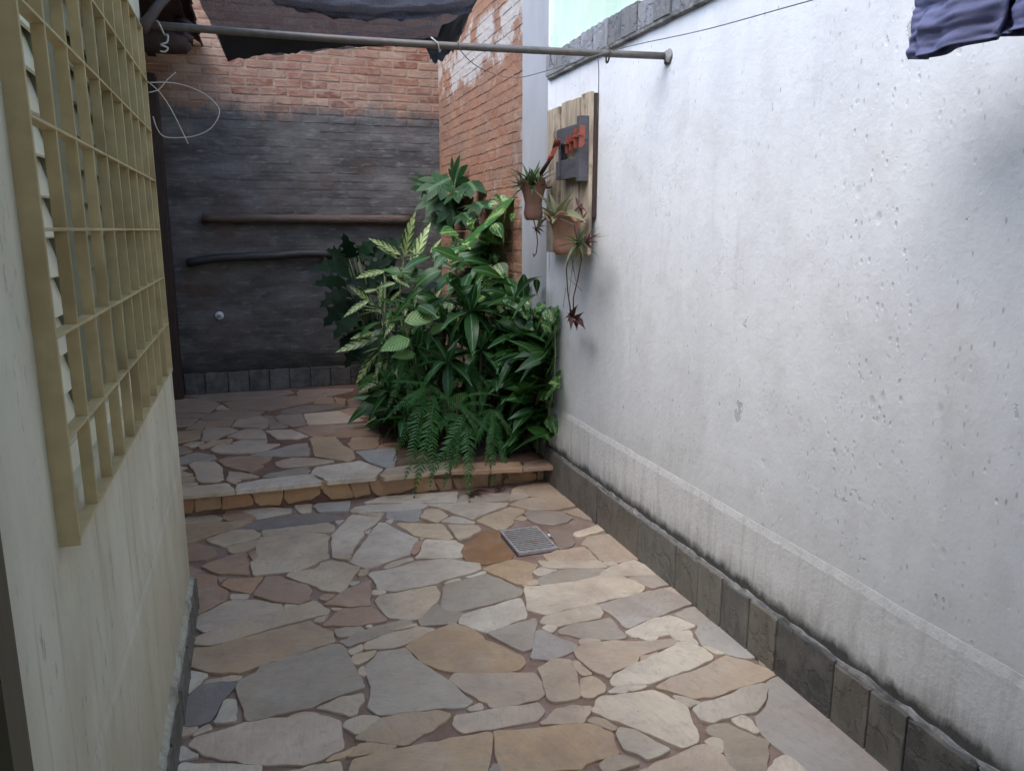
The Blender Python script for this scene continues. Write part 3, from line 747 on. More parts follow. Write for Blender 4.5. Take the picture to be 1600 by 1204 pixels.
# ------------------------------------------------------------------ walls
# white wall on the right
rw = MB(); rw.box(WX, -3.0, -.12, WX+.16, 4.262, 2.338)
white_wall = tag(rw.build('plaster_wall', M['white']), 'long white weathered plaster wall with pits and stains', 'wall')
bd = MB(); yy = [-3.0+.05*i for i in range(146)]; yy = [y for y in yy if y < 4.26]
top = [.476+.006*n3((y, 0, 0), 3)+.003*n3((y, 5, 0), 17) for y in yy]
vv = []
for y, t_ in zip(yy, top): vv += [(WX-.0045, y, .0), (WX-.0045, y, t_-.03), (WX-.0008, y, t_), (WX+.02, y, t_)]
bd.add(vv, [(4*i+k, 4*i+k+1, 4*i+k+5, 4*i+k+4) for i in range(len(yy)-1) for k in range(3)])
bd.build('rough_base_band', M['band'], white_wall)
def tile(name, mat, parent, y0, y1, z0, z1, x0, x1, top_j=0.0, col=(.1, .1, .1), chip=.006, axis='x'):
    """slate slab on a wall: face towards -x (axis x) or -y (axis y)"""
    k = 5; pts = []
    for i in range(k+1): pts.append((y0+(y1-y0)*i/k, z0+random.uniform(-.001, .002)))
    for i in range(k+1): pts.append((y1-(y1-y0)*i/k, z1+random.uniform(-chip, chip*.4)))
    n = len(pts); t_ = random.uniform(-.002, .002); cf = .003
    cy_ = (y0+y1)/2; cz_ = (z0+z1)/2
    def P(y, z, x): return (x, y, z) if axis == 'x' else (y, x, z)
    vv = [P(y, z, x1) for y, z in pts]+[P(y, z, x0+cf+t_) for y, z in pts]+[P(cy_+(y-cy_)*.975, cz_+(z-cz_)*.965, x0+t_) for y, z in pts]
    ff = [tuple(range(2*n, 3*n))]
    for r in (0, 1):
        for i in range(n): j = (i+1) % n; ff.append((r*n+i, r*n+j, (r+1)*n+j, (r+1)*n+i))
    m = MB(); m.add(vv, ff); o = m.build(name, mat, parent); o.color = (*col, 1); return o
js = [4.225, 3.93, 3.455, 2.995, 2.66, 2.485, 2.322, 2.152, 1.998, 1.720, 1.573, 1.437, 1.22, 1.05, .83, .6, .38, .15]
SC = [(.20, .19, .17), (.22, .19, .165), (.25, .21, .17), (.17, .175, .155), (.27, .245, .20), (.24, .22, .18), (.15, .145, .13), (.28, .25, .18), (.05, .058, .06), (.20, .175, .135), (.19, .18, .145), (.06, .065, .065)]
for i in range(len(js)-1):
    tile('skirting_tile', M['slate'], white_wall, js[i+1]+.003, js[i]-.003, -.008, .196+random.uniform(-.004, .006), WX-.028, WX-.0045, col=SC[i % len(SC)])
ld_ = MB(); yy = [.1+.03*i for i in range(138)]; vv = []
for y in yy:
    zt = .201+.008*n3((y, 1, 0), 9)+.009*n3((y, 1, 0), 37); xo = WX-.018+.008*n3((y, 3, 0), 22)
    vv += [(WX-.012, y, .18), (xo, y, .193), (xo+.004, y, zt-.004), (WX-.010, y, zt+.003), (WX+.004, y, zt+.006)]
ld_.add(vv, [(5*i+k, 5*i+k+1, 5*i+k+6, 5*i+k+5) for i in range(len(yy)-1) for k in range(4)])
ld_.build('skirting_ledge', M['ledge'], white_wall)
# slate coping and pale green wall above
js = [4.255, 4.098, 3.914, 3.774, 3.629, 3.467, 3.324, 3.173, 3.029, 2.890, 2.727, 2.57, 2.41, 2.25, 2.08, 1.92, 1.75, 1.58, 1.4, 1.22, 1.05, .85, .65, .45]
mint = MB(); mint.box(WX+.004, -3.0, 2.345, WX+.158, 4.256, 3.6)
mint_wall = tag(mint.build('upper_wall', M['mint']), 'pale green upper wall above the slate band', 'wall')
for i in range(len(js)-1):
    cc = random.choice((.10, .16, .22, .30, .36))*random.uniform(.9, 1.1)
    tile('slate_tile', M['slate_top'], mint_wall, js[i+1]+.0045, js[i]-.0045, 2.335, 2.452+random.uniform(-.008, .008), WX-.022+random.uniform(-.004, .005), WX+.003, col=(cc, cc, cc*1.06))
lg = MB(); yy = [.4+.04*i for i in range(97)]; vv = []
for y in yy:
    d_ = .003*n3((y, 9, 0), 15); vv += [(WX-.002, y, 2.316+d_), (WX-.019+d_, y, 2.322+d_), (WX-.021+d_, y, 2.335), (WX-.0, y, 2.336)]
lg.add(vv, [(4*i+k, 4*i+k+1, 4*i+k+5, 4*i+k+4) for i in range(len(yy)-1) for k in range(3)])
lg.build('mortar_fillet', M['ledge'], mint_wall)
m = MB(); m.box(WX-.0045, 4.222, .2, WX+.02, 4.2625, 3.6); m.build('corner_bead', M['white'], white_wall)
# grey cement column
c_ = MB(); c_.box(WX+.002, 4.272, 0, WX+.2, 4.722, 3.7)
tag(bevel(c_.build('cement_column', M['conc']), .006), 'smooth grey cement column between brick wall and white wall', 'column')

# brick walls
def brick_variants(mat, n=5):
    res = []
    for k in range(n):
        L, Hh, D = .206, .056, .02; m = MB(); vv = []; pts = []
        for i in range(5): pts.append((-L/2+L*i/4, -Hh/2+random.uniform(-.004, .002)))
        for i in range(5): pts.append((L/2-L*i/4, Hh/2+random.uniform(-.002, .004)))
        n_ = len(pts)
        vv = [(x*1.0, .0, z) for x, z in pts]+[(x, -D*.7, z) for x, z in pts]+[(x*.965, -D-random.uniform(0, .002), z*.84) for x, z in pts]
        ff = [tuple(range(2*n_, 3*n_))]
        for r in (0, 1):
            for i in range(n_): j = (i+1) % n_; ff.append((r*n_+i, r*n_+j, (r+1)*n_+j, (r+1)*n_+i))
        m.add(vv, ff); res.append(m.mesh('brick', mat))
    return res
PH = .0685; PL = .222
bw = MB(); bw.box(-2.6, YB+.0155, -.1, WX+.25, YB+.2, 3.75)
back_wall = tag(bw.build('brick_wall', M['brickj']), 'brick back wall, bare brick on top and dark grey wash below', 'wall')
bv_ = brick_variants(M['brick']); low = MB()
z = .36; r = 0; cnt = 0
while z < 3.70:
    x = -2.5+(.111 if r % 2 else 0)+random.uniform(-.012, .012)
    while x < WX+.09:
        xx = x+random.uniform(-.004, .004); zz = z+random.uniform(-.003, .003)
        inview = xx > -.85 and 2.40 < zz < 3.52
        me = random.choice(bv_); depth = YB+.0328+random.uniform(-.0015, .0015)
        if xx-.103 > WX: pass
        elif inview and cnt < 300:
            link('brick', me, back_wall, loc=(xx, depth, zz), rot=(0, random.uniform(-.008, .008), random.uniform(-.01, .01))); cnt += 1
        elif xx > -1.2:
            low.add([(v.co.x+xx, v.co.y+depth+.0022, v.co.z+zz) for v in me.vertices], [tuple(p.vertices) for p in me.polygons])
        x += PL
    z += PH; r += 1
lo = low.build('washed_brick_courses', M['brick'], back_wall); lo['kind'] = 'stuff'
sw = MB(); sw.box(WX+.0155, 4.722, -.1, WX+.2, YB+.0155, 3.75)
side_wall = tag(sw.build('brick_wall', M['sbrickj']), 'rough orange brick side wall behind the plants', 'wall')
sv_ = brick_variants(M['sbrick']); rest = MB(); z = .16; r = 0; cnt = 0
Rz = Matrix.Rotation(-PI/2, 4, 'Z')
while z < 3.70:
    y = 4.83+(.111 if r % 2 else 0)+random.uniform(-.012, .012)
    if r % 2: y = 4.83+.111
    while y < YB-.06:
        yy_ = y+random.uniform(-.004, .004); zz = z+random.uniform(-.004, .004); me = random.choice(sv_); d_ = WX+.0338+random.uniform(-.0015, .0015)
        if zz > 1.36 and zz < 3.42 and cnt < 300:
            link('brick', me, side_wall, mw=Matrix.Translation((d_, yy_, zz)) @ Rz @ Matrix.Rotation(random.uniform(-.015, .015), 4, 'Y')); cnt += 1
        else:
            mt = Matrix.Translation((d_, yy_, zz)) @ Rz
            rest.add([mt @ v.co for v in me.vertices], [tuple(p.vertices) for p in me.polygons])
        y += PL
    z += PH; r += 1
rs = rest.build('hidden_brick_courses', M['sbrick'], side_wall); rs['kind'] = 'stuff'
# slate skirting of the back wall
js = [-.60, -.434, -.248, -.075, .096, .264, .446, .62, .80, .97, 1.14, 1.3, 1.46, 1.63]
for i in range(len(js)-1):
    cc = random.uniform(.05, .10)
    tile('skirting_tile', M['slate'], back_wall, js[i]+.003, js[i+1]-.003, ZS-.012, .295+random.uniform(-.004, .006), YB-.012, YB+.012, col=(cc, cc*1.04, cc*1.0), axis='y')

# ------------------------------------------------------------------ the house on the left
WY0, WY1, WZ0, WZ1 = 1.33, 2.845, 1.06, 2.10
hw = MB(); T = .16
hw.box(LX-T, 1.0, -.1, LX, 3.135, WZ0); hw.box(LX-T, 1.0, WZ1, LX, 3.135, 2.95)
hw.box(LX-T, 1.0, WZ0, LX, WY0, WZ1); hw.box(LX-T, WY1, WZ0, LX, 3.135, WZ1)
hw.box(-2.4, 2.975, -.1, LX-T, 3.135, 2.95)
hw.box(LX-T, .08, 2.12, LX, 1.0, 2.95); hw.box(LX-T, -3.0, -.1, LX, .08, 2.95)
house_wall = tag(hw.build('house_wall', M['cream']), 'cream plastered house wall with the barred window', 'wall')
lbnd = MB(); yy = [1.0+.05*i for i in range(43)]; vv = []
for y in yy:
    t_ = .607+.008*n3((y, 2, 0), 2)+.003*n3((y, 2, 0), 14); y = min(y, 3.131)
    vv += [(LX+.003, y, .0), (LX+.003, y, t_-.02), (LX+.0006, y, t_), (LX-.01, y, t_)]
lbnd.add(vv, [(4*i+k+1, 4*i+k, 4*i+k+4, 4*i+k+5) for i in range(len(yy)-1) for k in range(3)])
lbnd.build('base_coat', M['cream'], house_wall)
js = [3.12, 2.86, 2.60, 2.33, 2.05, 1.80, 1.52, 1.26, 1.01]
for i in range(len(js)-1):
    o = tile('skirting_tile', M['slate'], house_wall, js[i+1]+.003, js[i]-.003, -.008, .125+random.uniform(-.006, .012), LX+.024, LX+.003, col=(.11, .10, .075), chip=.012)
lgd = MB(); yy = [1.02+.025*i for i in range(84)]; vv = []
for y in yy:
    zt = .150+.014*n3((y, 4, 0), 9)+.008*n3((y, 4, 0), 37); xo = LX+.020+.006*n3((y, 6, 0), 20)
    vv += [(LX+.004, y, .11), (xo, y, .12), (xo-.002, y, zt-.006), (LX+.006, y, zt+.004), (LX, y, zt+.010)]
lgd.add(vv, [(5*i+k+1, 5*i+k, 5*i+k+5, 5*i+k+6) for i in range(len(yy)-1) for k in range(4)])
lgd.build('skirting_ledge', mat_simple('cream_ledge', (.42, .39, .30), .4, 40, .9, .7, .01, obj=False, dirt=(.10, .09, .06)), house_wall)
# shutter window set back in the opening
win = thing('shutter_window', 'cream louvred shutter window behind the steel bars', 'window', (LX-.08, (WY0+WY1)/2, WZ0))
def wb(name, y0, y1, z0, z1, x0, x1, mat):
    m = MB(); m.box(x0-win.location.x, y0-win.location.y, z0-win.location.z, x1-win.location.x, y1-win.location.y, z1-win.location.z); return m.build(name, mat, win)
wb('frame', WY0, WY1, WZ0, WZ0+.05, LX-.14, LX-.07, M['shut']); wb('frame', WY0, WY1, WZ1-.05, WZ1, LX-.14, LX-.07, M['shut'])
wb('frame', WY0, WY0+.05, WZ0+.05, WZ1-.05, LX-.14, LX-.07, M['shut']); wb('frame', WY1-.05, WY1, WZ0+.05, WZ1-.05, LX-.14, LX-.07, M['shut'])
ym = 1.76
wb('stile', ym, ym+.05, WZ0+.05, WZ1-.05, LX-.135, LX-.075, M['shutd'])
sl = MB(); sl.add([(-.006, -.5, -.046), (.012, -.5, .040), (.012, .5, .040), (-.006, .5, -.046), (-.010, -.5, -.043), (.008, -.5, .043), (.008, .5, .043), (-.010, .5, -.043)],
                  [(0, 3, 2, 1), (4, 5, 6, 7), (0, 1, 5, 4), (1, 2, 6, 5), (2, 3, 7, 6), (3, 0, 4, 7)])
slm1 = sl.mesh('slat', M['shut']); slm2 = sl.mesh('slat', M['shutd'])
for (a_, b_, me, mt) in ((WY0+.05, ym, slm1, M['shut']), (ym+.05, WY1-.05, slm2, M['shutd'])):
    lf = wb('shutter_leaf', a_+.002, b_-.002, WZ0+.052, WZ1-.052, LX-.146, LX-.132, mt)
    zz = WZ0+.095
    while zz < WZ1-.06:
        o = link('slat', me, lf, loc=local(win, (LX-.105, (a_+b_)/2, zz))); o.scale = (-1.3, b_-a_, 1.0); zz += .075
bk = MB(); bk.box(LX-.159, WY0+.005, WZ0+.005, LX-.150, WY1-.005, WZ1-.005)
bko = bk.build('backing', M['shut'], win); bko.location = -win.location
win.location.x += .045
# steel grille
GX0, GX1 = LX-.001, LX+.030
P = .1575; GY0 = 1.29; GZ0 = 1.028
gr = thing('window_grille', 'cream painted steel window grille of crossed flat bars', 'grille', (LX, (GY0+10*P/2), GZ0))
def gbox(name, x0, y0, z0, x1, y1, z1):
    m = MB(); L_ = gr.location; m.box(x0-L_.x, y0-L_.y, z0-L_.z, x1-L_.x, y1-L_.y, z1-L_.z); return bevel(m.build(name, M['grille'], gr), .0008, 1)
for i in range(11):
    yv = GY0+i*P; tck = .0032 if 0 < i < 10 else .0045
    gbox('vertical_bar', GX0 if i in (0, 10) else LX+.0095, yv-tck, GZ0-(.012 if i in (0, 10) else 0), GX1, yv+tck, GZ0+7*P)
for k in range(8):
    zv = GZ0+k*P; gbox('horizontal_bar', LX+.0085, GY0-.0035, zv-.0028, GX1+.0006, GY0+10*P+.0035, zv+.0028)
# door at the near end of the wall
dr = thing('door_frame', 'dark brown door frame at the near end of the house wall', 'door frame', (LX, .55, 0))
for nm, bx_ in (('jamb', (-.06, .38, 0, .012, .446, 2.12)), ('jamb', (-.06, -.468, 0, .012, -.40, 2.12)), ('head', (-.06, -.40, 2.05, .012, .38, 2.12)), ('leaf', (-.05, -.40, .01, -.01, .38, 2.05))):
    m = MB(); m.box(*bx_); m.build(nm, M['jamb'], dr)
# roof of the house: unseen overhang drawn out past the wall to shade it
rf = MB(); rf.add([(-.08, -3, 2.86), (-.08, 3.3, 2.86), (-3.4, 3.3, 4.2), (-3.4, -3, 4.2), (-.08, -3, 2.92), (-.08, 3.3, 2.92), (-3.4, 3.3, 4.27), (-3.4, -3, 4.27)], [(0, 1, 2, 3), (7, 6, 5, 4), (0, 4, 5, 1), (1, 5, 6, 2), (2, 6, 7, 3), (3, 7, 4, 0)])
tag(rf.build('house_roof', M['rtile']), 'tiled house roof above the barred window', 'roof')
# unseen roof slab added above the near end of the yard to shade it
cr = MB(); cr.box(-.06, -3.2, 2.72, WX-.001, .75, 2.78)
tag(cr.build('added_shade_roof', M['rtile']), 'unseen roof added to shade the near end of the yard', 'roof')
# lean-to porch past the house corner: beam, rafters, tiles, post
lw = MB(); lw.box(-2.6, 3.135, -.1, -2.42, YB+.015, 3.6)  # unseen wall, added to stop sky light leaking in from the left
tag(lw.build('light_block_wall', M['cream']), 'unseen plastered wall added past the house corner to block light', 'wall')
pr = thing('porch_roof', 'dark lean-to porch roof with broken timber end and old tiles', 'roof', (-1.4, 5.2, 2.66))
m = MB(); L_ = pr.location
pts = [(-2.4, 6.0, 2.75), (-.6, 6.0, 2.75), (-.42, 6.0, 2.745), (-.33, 6.005, 2.742), (-.30, 6.0, 2.752)]
m.tube([Vector(p)-L_ for p in pts], [.085, .085, .08, .07, .045], 10); m.build('beam', M['dwood'], pr)
for xx in (-.62, -1.1, -1.6, -2.1):
    m = MB(); m.bar(Vector((xx, 3.2, 2.90))-L_, Vector((xx, 6.9, 2.86))-L_, .06, .09); m.build('rafter', M['dwood'], pr)
for i in range(8):
    for j in range(9):
        x0 = -.36-i*.26; y0 = 3.25+j*.41; m = MB(); vv = []
        for k in range(7):
            t_ = PI*k/6; vv += [(x0-L_.x+.10*math.cos(t_), y0-L_.y, 2.93-L_.z+.06*math.sin(t_)+.012), (x0-L_.x+.115*math.cos(t_), y0+.44-L_.y, 2.93-L_.z+.068*math.sin(t_))]
        m.add(vv, [(2*k, 2*k+1, 2*k+3, 2*k+2) for k in range(6)], True); o = m.build('tile', M['rtile'], pr)
        sm = o.modifiers.new('s', 'SOLIDIFY'); sm.thickness = .014
m = MB(); m.box(-2.4-L_.x, 3.2-L_.y, 2.915-L_.z, -.32-L_.x, 6.95-L_.y, 2.935-L_.z); m.build('battens', M['dwood'], pr)
m = MB()
for k in range(9):
    a0 = k/9*2*PI
    m.tube([Vector((-.36+.03*math.cos(a0), 6.0+.02*math.sin(a0), 2.83+.05*math.sin(a0)))-L_, Vector((-.29+.02*math.sin(3*a0), 5.99, 2.80+.055*math.sin(a0)+.02))-L_], [.045, .02], 6)
m.build('broken_end', M['dwood'], pr)
po = MB(); vv = []
hs = [0, .5, 1.1, 1.8, 2.3, 2.66]
x0, x1, y0, y1 = -.735, -.598, 6.74, 6.90
for h_ in hs:
    d_ = .006*n3((h_, 0, 0), 3); z_ = ZS-.01+h_*(2.67-ZS+.01)/2.66
    vv += [(x0+d_, y0, z_), (x1+d_, y0, z_), (x1+d_, y1, z_), (x0+d_, y1, z_)]
po.add(vv, [(4*i+k, 4*i+(k+1) % 4, 4*i+4+(k+1) % 4, 4*i+4+k) for i in range(5) for k in range(4)]+[(3, 2, 1, 0), (20, 21, 22, 23)])
tag(bevel(po.build('timber_post', M['dwood']), .008), 'dark brown timber post standing at the left of the back wall', 'post')

# ================================================================== OBJECTS
# ---- drain grate in the floor
DX0, DX1, DY0, DY1 = 1.112, 1.314, 3.208, 3.502
dg = thing('drain_grate', 'square metal drain grate with diagonal slots set in the stone floor', 'drain', ((DX0+DX1)/2, (DY0+DY1)/2, 0))
hx, hy = (DX1-DX0)/2, (DY1-DY0)/2
m = MB()
m.box(-hx, -hy, -.012, hx, -hy+.013, .006); m.box(-hx, hy-.013, -.012, hx, hy, .006); m.box(-hx, -hy+.013, -.012, -hx+.011, hy-.013, .006); m.box(hx-.011, -hy+.013, -.012, hx, hy-.013, .006)
m.build('frame', M['grate'], dg)
m = MB(); m.box(-hx-.006, -hy-.006, -.0115, hx+.006, hy+.006, -.0085); m.build('well', M['soil'], dg)
ix, iy = hx-.011, hy-.013; n = 13
d = Vector((ix*2, -iy*1.05, 0)).normalized()
for k in range(n):
    c0 = Vector((-ix+2*ix*(k+.5)/n, -iy+2*iy*(k+.5)/n, .002)); ts = []
    for s_ in (1, -1):
        t_ = 9.0
        if abs(d.x) > 1e-6: t_ = min(t_, ((ix if d.x*s_ > 0 else -ix)-c0.x)/(d.x*s_))
        t_ = min(t_, ((iy if d.y*s_ > 0 else -iy)-c0.y)/(d.y*s_)); ts.append(t_)
    m = MB(); m.bar(c0+d*ts[0], c0-d*ts[1], .0105, .006); m.build('slat', M['grate'], dg)
p = onz(858, 837, .004); m = MB(); m.tube([p+Vector((0, -.012, 0)), p+Vector((0, -.006, .003)), p+Vector((0, .006, .003)), p+Vector((0, .013, 0))], [.003, .0075, .0075, .003], 8)
tag(m.build('pebble', M['plast']), 'tiny white pebble on the cement beside the drain grate', 'pebble')

# ---- things on the back wall
def pole(name, mat, label, cat, p0, p1, r0, r1, nodes, sag=0, wob=.0):
    m = MB(); pts = []; rs = []
    for i in range(25):
        t_ = i/24; p = Vector(p0).lerp(Vector(p1), t_); p.z += sag*math.sin(PI*t_)+wob*n3((t_*3, 0, 0), 1); r_ = r0+(r1-r0)*t_
        nd = min(abs(t_-q) for q in nodes); r_ *= 1.13 if nd < .022 else 1.0; pts.append(p); rs.append(r_)
    m.tube(pts, rs, 10); return tag(m.build(name, mat), label, cat)
yb = YB-.032
pole('bamboo_pole', M['bamboo'], 'brown bamboo pole fixed level along the grey back wall, upper of two', 'pole', ony(316, 341, yb), ony(640, 344, yb), .036, .042, (.16, .42, .66, .88))
pole('wooden_pole', M['dlog'], 'blackened crooked wooden pole low on the grey back wall', 'pole', ony(292, 411, yb-.01), ony(548, 397, yb-.01), .034, .038, (.40, .82), .03, .02)
p = ony(343, 493, YB); m = MB()
m.tube([Vector((p.x, YB+.004, p.z)), Vector((p.x, YB-.018, p.z))], [.036, .034], 20); cap = m.build('pipe_cap', M['plast'])
tag(cap, 'small round white pipe cap on the dark back wall', 'pipe cap')
m = MB(); m.tube([Vector((p.x, YB-.0175, p.z)), Vector((p.x, YB-.024, p.z))], [.017, .015], 14); m.build('plug', M['conc'], cap)

# ---- pipe across the yard
PA = Vector((-.46, 3.345, 2.249)); PB = Vector((WX+.02, 2.925, 2.186))
pp = thing('steel_pipe', 'long rusty steel pipe spanning the yard into the white wall', 'pipe', PB)
m = MB(); m.tube([PA.lerp(PB, i/12)-PB+Vector((0, 0, -.012*math.sin(PI*i/12))) for i in range(13)], .0140, 12); m.build('tube', M['steel'], pp)
m = MB(); q = PA.lerp(PB, .972)-PB
m.tube([Vector((-.036, .0075, .001)), Vector((-.022, .004, .001)), Vector((-.019, .004, 0))], [.018, .029, .034], 12); m.build('mortar_collar', M['ledge'], pp)
stick = MB(); a_ = ony(222, 46, 3.05); b_ = ony(268, -12, 3.36)
tag((stick.tube([a_, a_.lerp(b_, .5)+Vector((0, 0, .01)), b_], [.020, .017, .014], 8), stick.build('wooden_stick', M['dwood']))[1], 'short dark stick leaning on the left end of the steel pipe', 'stick')
def pipe_at(px):      # the point of the pipe seen in image column px
    best = min(range(601), key=lambda i: abs(col_of(PA.lerp(PB, i/600))-px)); t_ = best/600
    return PA.lerp(PB, t_)+Vector((0, 0, -.012*math.sin(PI*t_)))
def col_of(p):
    d = p-C0; return CX+F_PX*d.dot(right)/d.dot(fwd)
def wire(name, pts, r, mat, label, cat, sub=4):
    pts = [Vector(p) for p in pts]; out = []
    for i in range(len(pts)-1):
        p0 = pts[max(i-1, 0)]; p1 = pts[i]; p2 = pts[i+1]; p3 = pts[min(i+2, len(pts)-1)]
        for k in range(sub):
            t_ = k/sub; out.append(.5*((2*p1)+(-p0+p2)*t_+(2*p0-5*p1+4*p2-p3)*t_*t_+(-p0+3*p1-3*p2+p3)*t_**3))
    out.append(pts[-1]); m = MB(); m.tube(out, r, 6); return tag(m.build(name, mat), label, cat)
# iron ring and hooks hung on the pipe
for px, rr, lab in ((950, .026, 'iron ring hanging on the steel pipe near the white wall'),):
    c0 = pipe_at(px); m = MB(); pts = [c0+Vector((0, 0, -.009))+Vector((.003*math.sin(t_), .6*rr*math.cos(t_), rr*math.sin(t_))) for t_ in [2*PI*k/16 for k in range(17)]]
    m.tube(pts, .0035, 6); tag(m.build('ring', M['iron']), lab, 'ring')
c1 = pipe_at(935)
wire('wire_hook', [c1+Vector((.004, -.02, .01)), c1+Vector((0, -.0, .022)), c1+Vector((0, .02, 0)), c1+Vector((0, .0, -.022)), c1+Vector((.005, 0, -.1)), c1+Vector((.008, .01, -.245))], .0018, M['dwire'], 'thin dark wire hanging straight down from the steel pipe', 'wire')
# clothes line from the pipe towards the viewer, and its slack tail to the net
q1 = onx(1100, 47, 1.42); q2 = onx(1270, 0, 1.41)
dirv = (q2-q1).normalized(); q0 = onx(985, 72, 1.43); q3 = q2+dirv*(q2.y-1.0)/(-dirv.y)
tail = [ony(715, 66, 3.02), ony(722, 82, 3.04), ony(740, 100, 3.05), ony(768, 114, 3.06), ony(805, 122, 3.05), ony(850, 112, 3.03), ony(905, 95, 3.0), q0]
wire('clothes_line', tail+[q1, q2, q3], .0018, M['dwire'], 'thin grey clothes line running from the pipe along the white wall', 'clothes line')
wire('overhead_wire', [ony(984, -4, 3.6), ony(940, 40, 3.5), ony(905, 78, 3.4), ony(868, 105, 3.3), pipe_at(858)+Vector((0, 0, .015))], .0018, M['dwire'], 'thin dark wire slanting up across the slate band', 'wire')
c1 = pipe_at(249)
wire('string', [c1+Vector((-.02, 0, .02)), c1+Vector((0, -.024, .005)), c1+Vector((.015, -.005, -.03)), ony(262, 55, c1.y-.02), ony(261, 66, c1.y-.02), ony(251, 70, c1.y-.02), ony(262, 75, c1.y-.02), ony(258, 81, c1.y-.02), ony(250, 80, c1.y-.02)], .0034, M['wire'], 'white string knotted on the left end of the pipe', 'string')
c1 = pipe_at(683)
wire('string', [ony(676, 60, c1.y+.05), c1+Vector((-.02, .0, .025)), c1+Vector((.0, -.023, 0)), c1+Vector((.01, .0, -.024)), c1+Vector((.03, .02, .0)), ony(712, 76, c1.y)], .0026, M['wire'], 'pale string tying the corner of the net to the pipe', 'string')
# coil of stiff wire caught on the far end of the grille
yc = 2.88
def w_at(*pts): return [ony(x, y, yc) for x, y in pts]
hook = Vector((GX1+.002, GY0+10*P, ony(238, 131, yc).z))
wire('wire_coil', [hook]+w_at((262, 129), (290, 134), (318, 146), (336, 161), (343, 174), (338, 189), (326, 203), (306, 212), (284, 215), (258, 214), (246, 202), (239, 182)), .0016, M['wire'], 'big open loop of pale wire hanging off the grille end', 'wire')
wire('wire_end', [hook+Vector((0, 0, .004))]+w_at((250, 145), (268, 172), (286, 208), (294, 225)), .0016, M['wire'], 'straight pale wire pointing down from the grille end', 'wire')
wire('wire_end', [hook+Vector((0, .0, -.03))]+w_at((248, 140), (262, 124), (275, 113)), .0016, M['wire'], 'short pale wire pointing up from the grille end', 'wire')

# ---- shade net
net = thing('shade_net', 'torn black shade net sagging over the yard behind the pipe', 'net', ony(520, 40, 3.8))
L_ = net.location
def px_row(pts, Y): return [ony(x, y, Y) for x, y in pts]
def interp(row, t_):
    k = t_*(len(row)-1); i = min(int(k), len(row)-2); f = k-i
    p0 = row[max(i-1, 0)]; p1 = row[i]; p2 = row[i+1]; p3 = row[min(i+2, len(row)-1)]
    return .5*((2*p1)+(-p0+p2)*f+(2*p0-5*p1+4*p2-p3)*f*f+(-p0+3*p1-3*p2+p3)*f**3)
rows = [px_row([(322, -14), (420, 2), (520, 21), (640, 26), (738, 12)], 3.40),
        px_row([(300, -60), (420, -26), (520, 4), (640, 2), (748, -18)], 3.43),
        px_row([(296, -75), (420, -60), (520, -36), (640, -36), (745, -45)], 3.55),
        px_row([(312, 2), (420, 14), (520, 28), (640, 32), (738, 10)], 3.80),
        px_row([(334, 46), (430, 50), (530, 54), (640, 52), (728, 36)], 4.05),
        px_row([(354, 92), (440, 82), (545, 70), (640, 66), (712, 64)], 4.20)]
NU, NV = 44, 30
m = MB(); vv = []
for j in range(NV+1):
    for i in range(NU+1):
        colp = [interp(r_, i/NU) for r_ in rows]; q = interp(colp, j/NV)
        q = q+Vector((0, .04*n3((i*.21, j*.17, 1), 1), .020*n3((i*.33, j*.22, 4), 1)+.010*n3((i*.9, j*.3, 2), 1)+.016*math.sin(j*.9+i*.16)*math.sin(PI*i/NU)))
        vv.append(q-L_)
m.add(vv, [(j*(NU+1)+i, j*(NU+1)+i+1, (j+1)*(NU+1)+i+1, (j+1)*(NU+1)+i) for j in range(NV) for i in range(NU)], True)
m.build('canopy', M['net'], net)
def strip(name, top, bot, Y0, Y1, nu=24, nv=6):
    a_ = px_row(top, Y0); b_ = px_row(bot, Y1); m = MB(); vv = []
    for j in range(nv+1):
        for i in range(nu+1):
            q = interp(a_, i/nu).lerp(interp(b_, i/nu), j/nv); q = q+Vector((0, .03*math.sin(j/nv*PI)+.015*n3((i*.4, j*.5, 8), 1), .006*n3((i*.7, j*.4, 3), 1)+(random.uniform(-.012, .008)+.014*n3((i*.55, 3, 1), 1))*(j == nv))); vv.append(q-L_)
    m.add(vv, [(j*(nu+1)+i, j*(nu+1)+i+1, (j+1)*(nu+1)+i+1, (j+1)*(nu+1)+i) for j in range(nv) for i in range(nu)], True)
    return m.build(name, M['netd'] if name != 'front_hem' else M['net'], net)
strip('folded_edge', [(338, 48), (420, 52), (520, 60), (620, 60), (700, 62)], [(356, 94), (430, 84), (530, 73), (620, 69), (702, 66)], 4.1, 4.17)
strip('folded_edge', [(336, 44), (420, 50), (520, 58), (600, 60), (660, 62)], [(357, 93), (420, 86), (520, 74), (600, 69), (660, 67)], 4.0, 4.16)
strip('hanging_corner', [(664, 60), (690, 58), (712, 56), (728, 44)], [(672, 86), (678, 97), (692, 92), (708, 78)], 3.45, 3.5, 12, 8)
strip('hanging_corner', [(690, 40), (712, 30), (735, 6), (748, -4)], [(676, 92), (690, 82), (708, 70), (716, 62)], 3.5, 3.55, 12, 8)
strip('front_hem', [(420, -2), (520, 8), (600, 12), (680, 8), (744, -2)], [(440, 10), (520, 24), (600, 29), (680, 26), (738, 16)], 3.36, 3.38)
for x0_, y0_, x1_, y1_ in ((745, -10, 800, -160), (300, -60, 250, -170)):
    m = MB(); m.tube([ony(x0_, y0_, 3.5)-L_, ony(x1_, y1_, 3.55)-L_], .002, 5); m.build('tie_cord', M['dwire'], net)

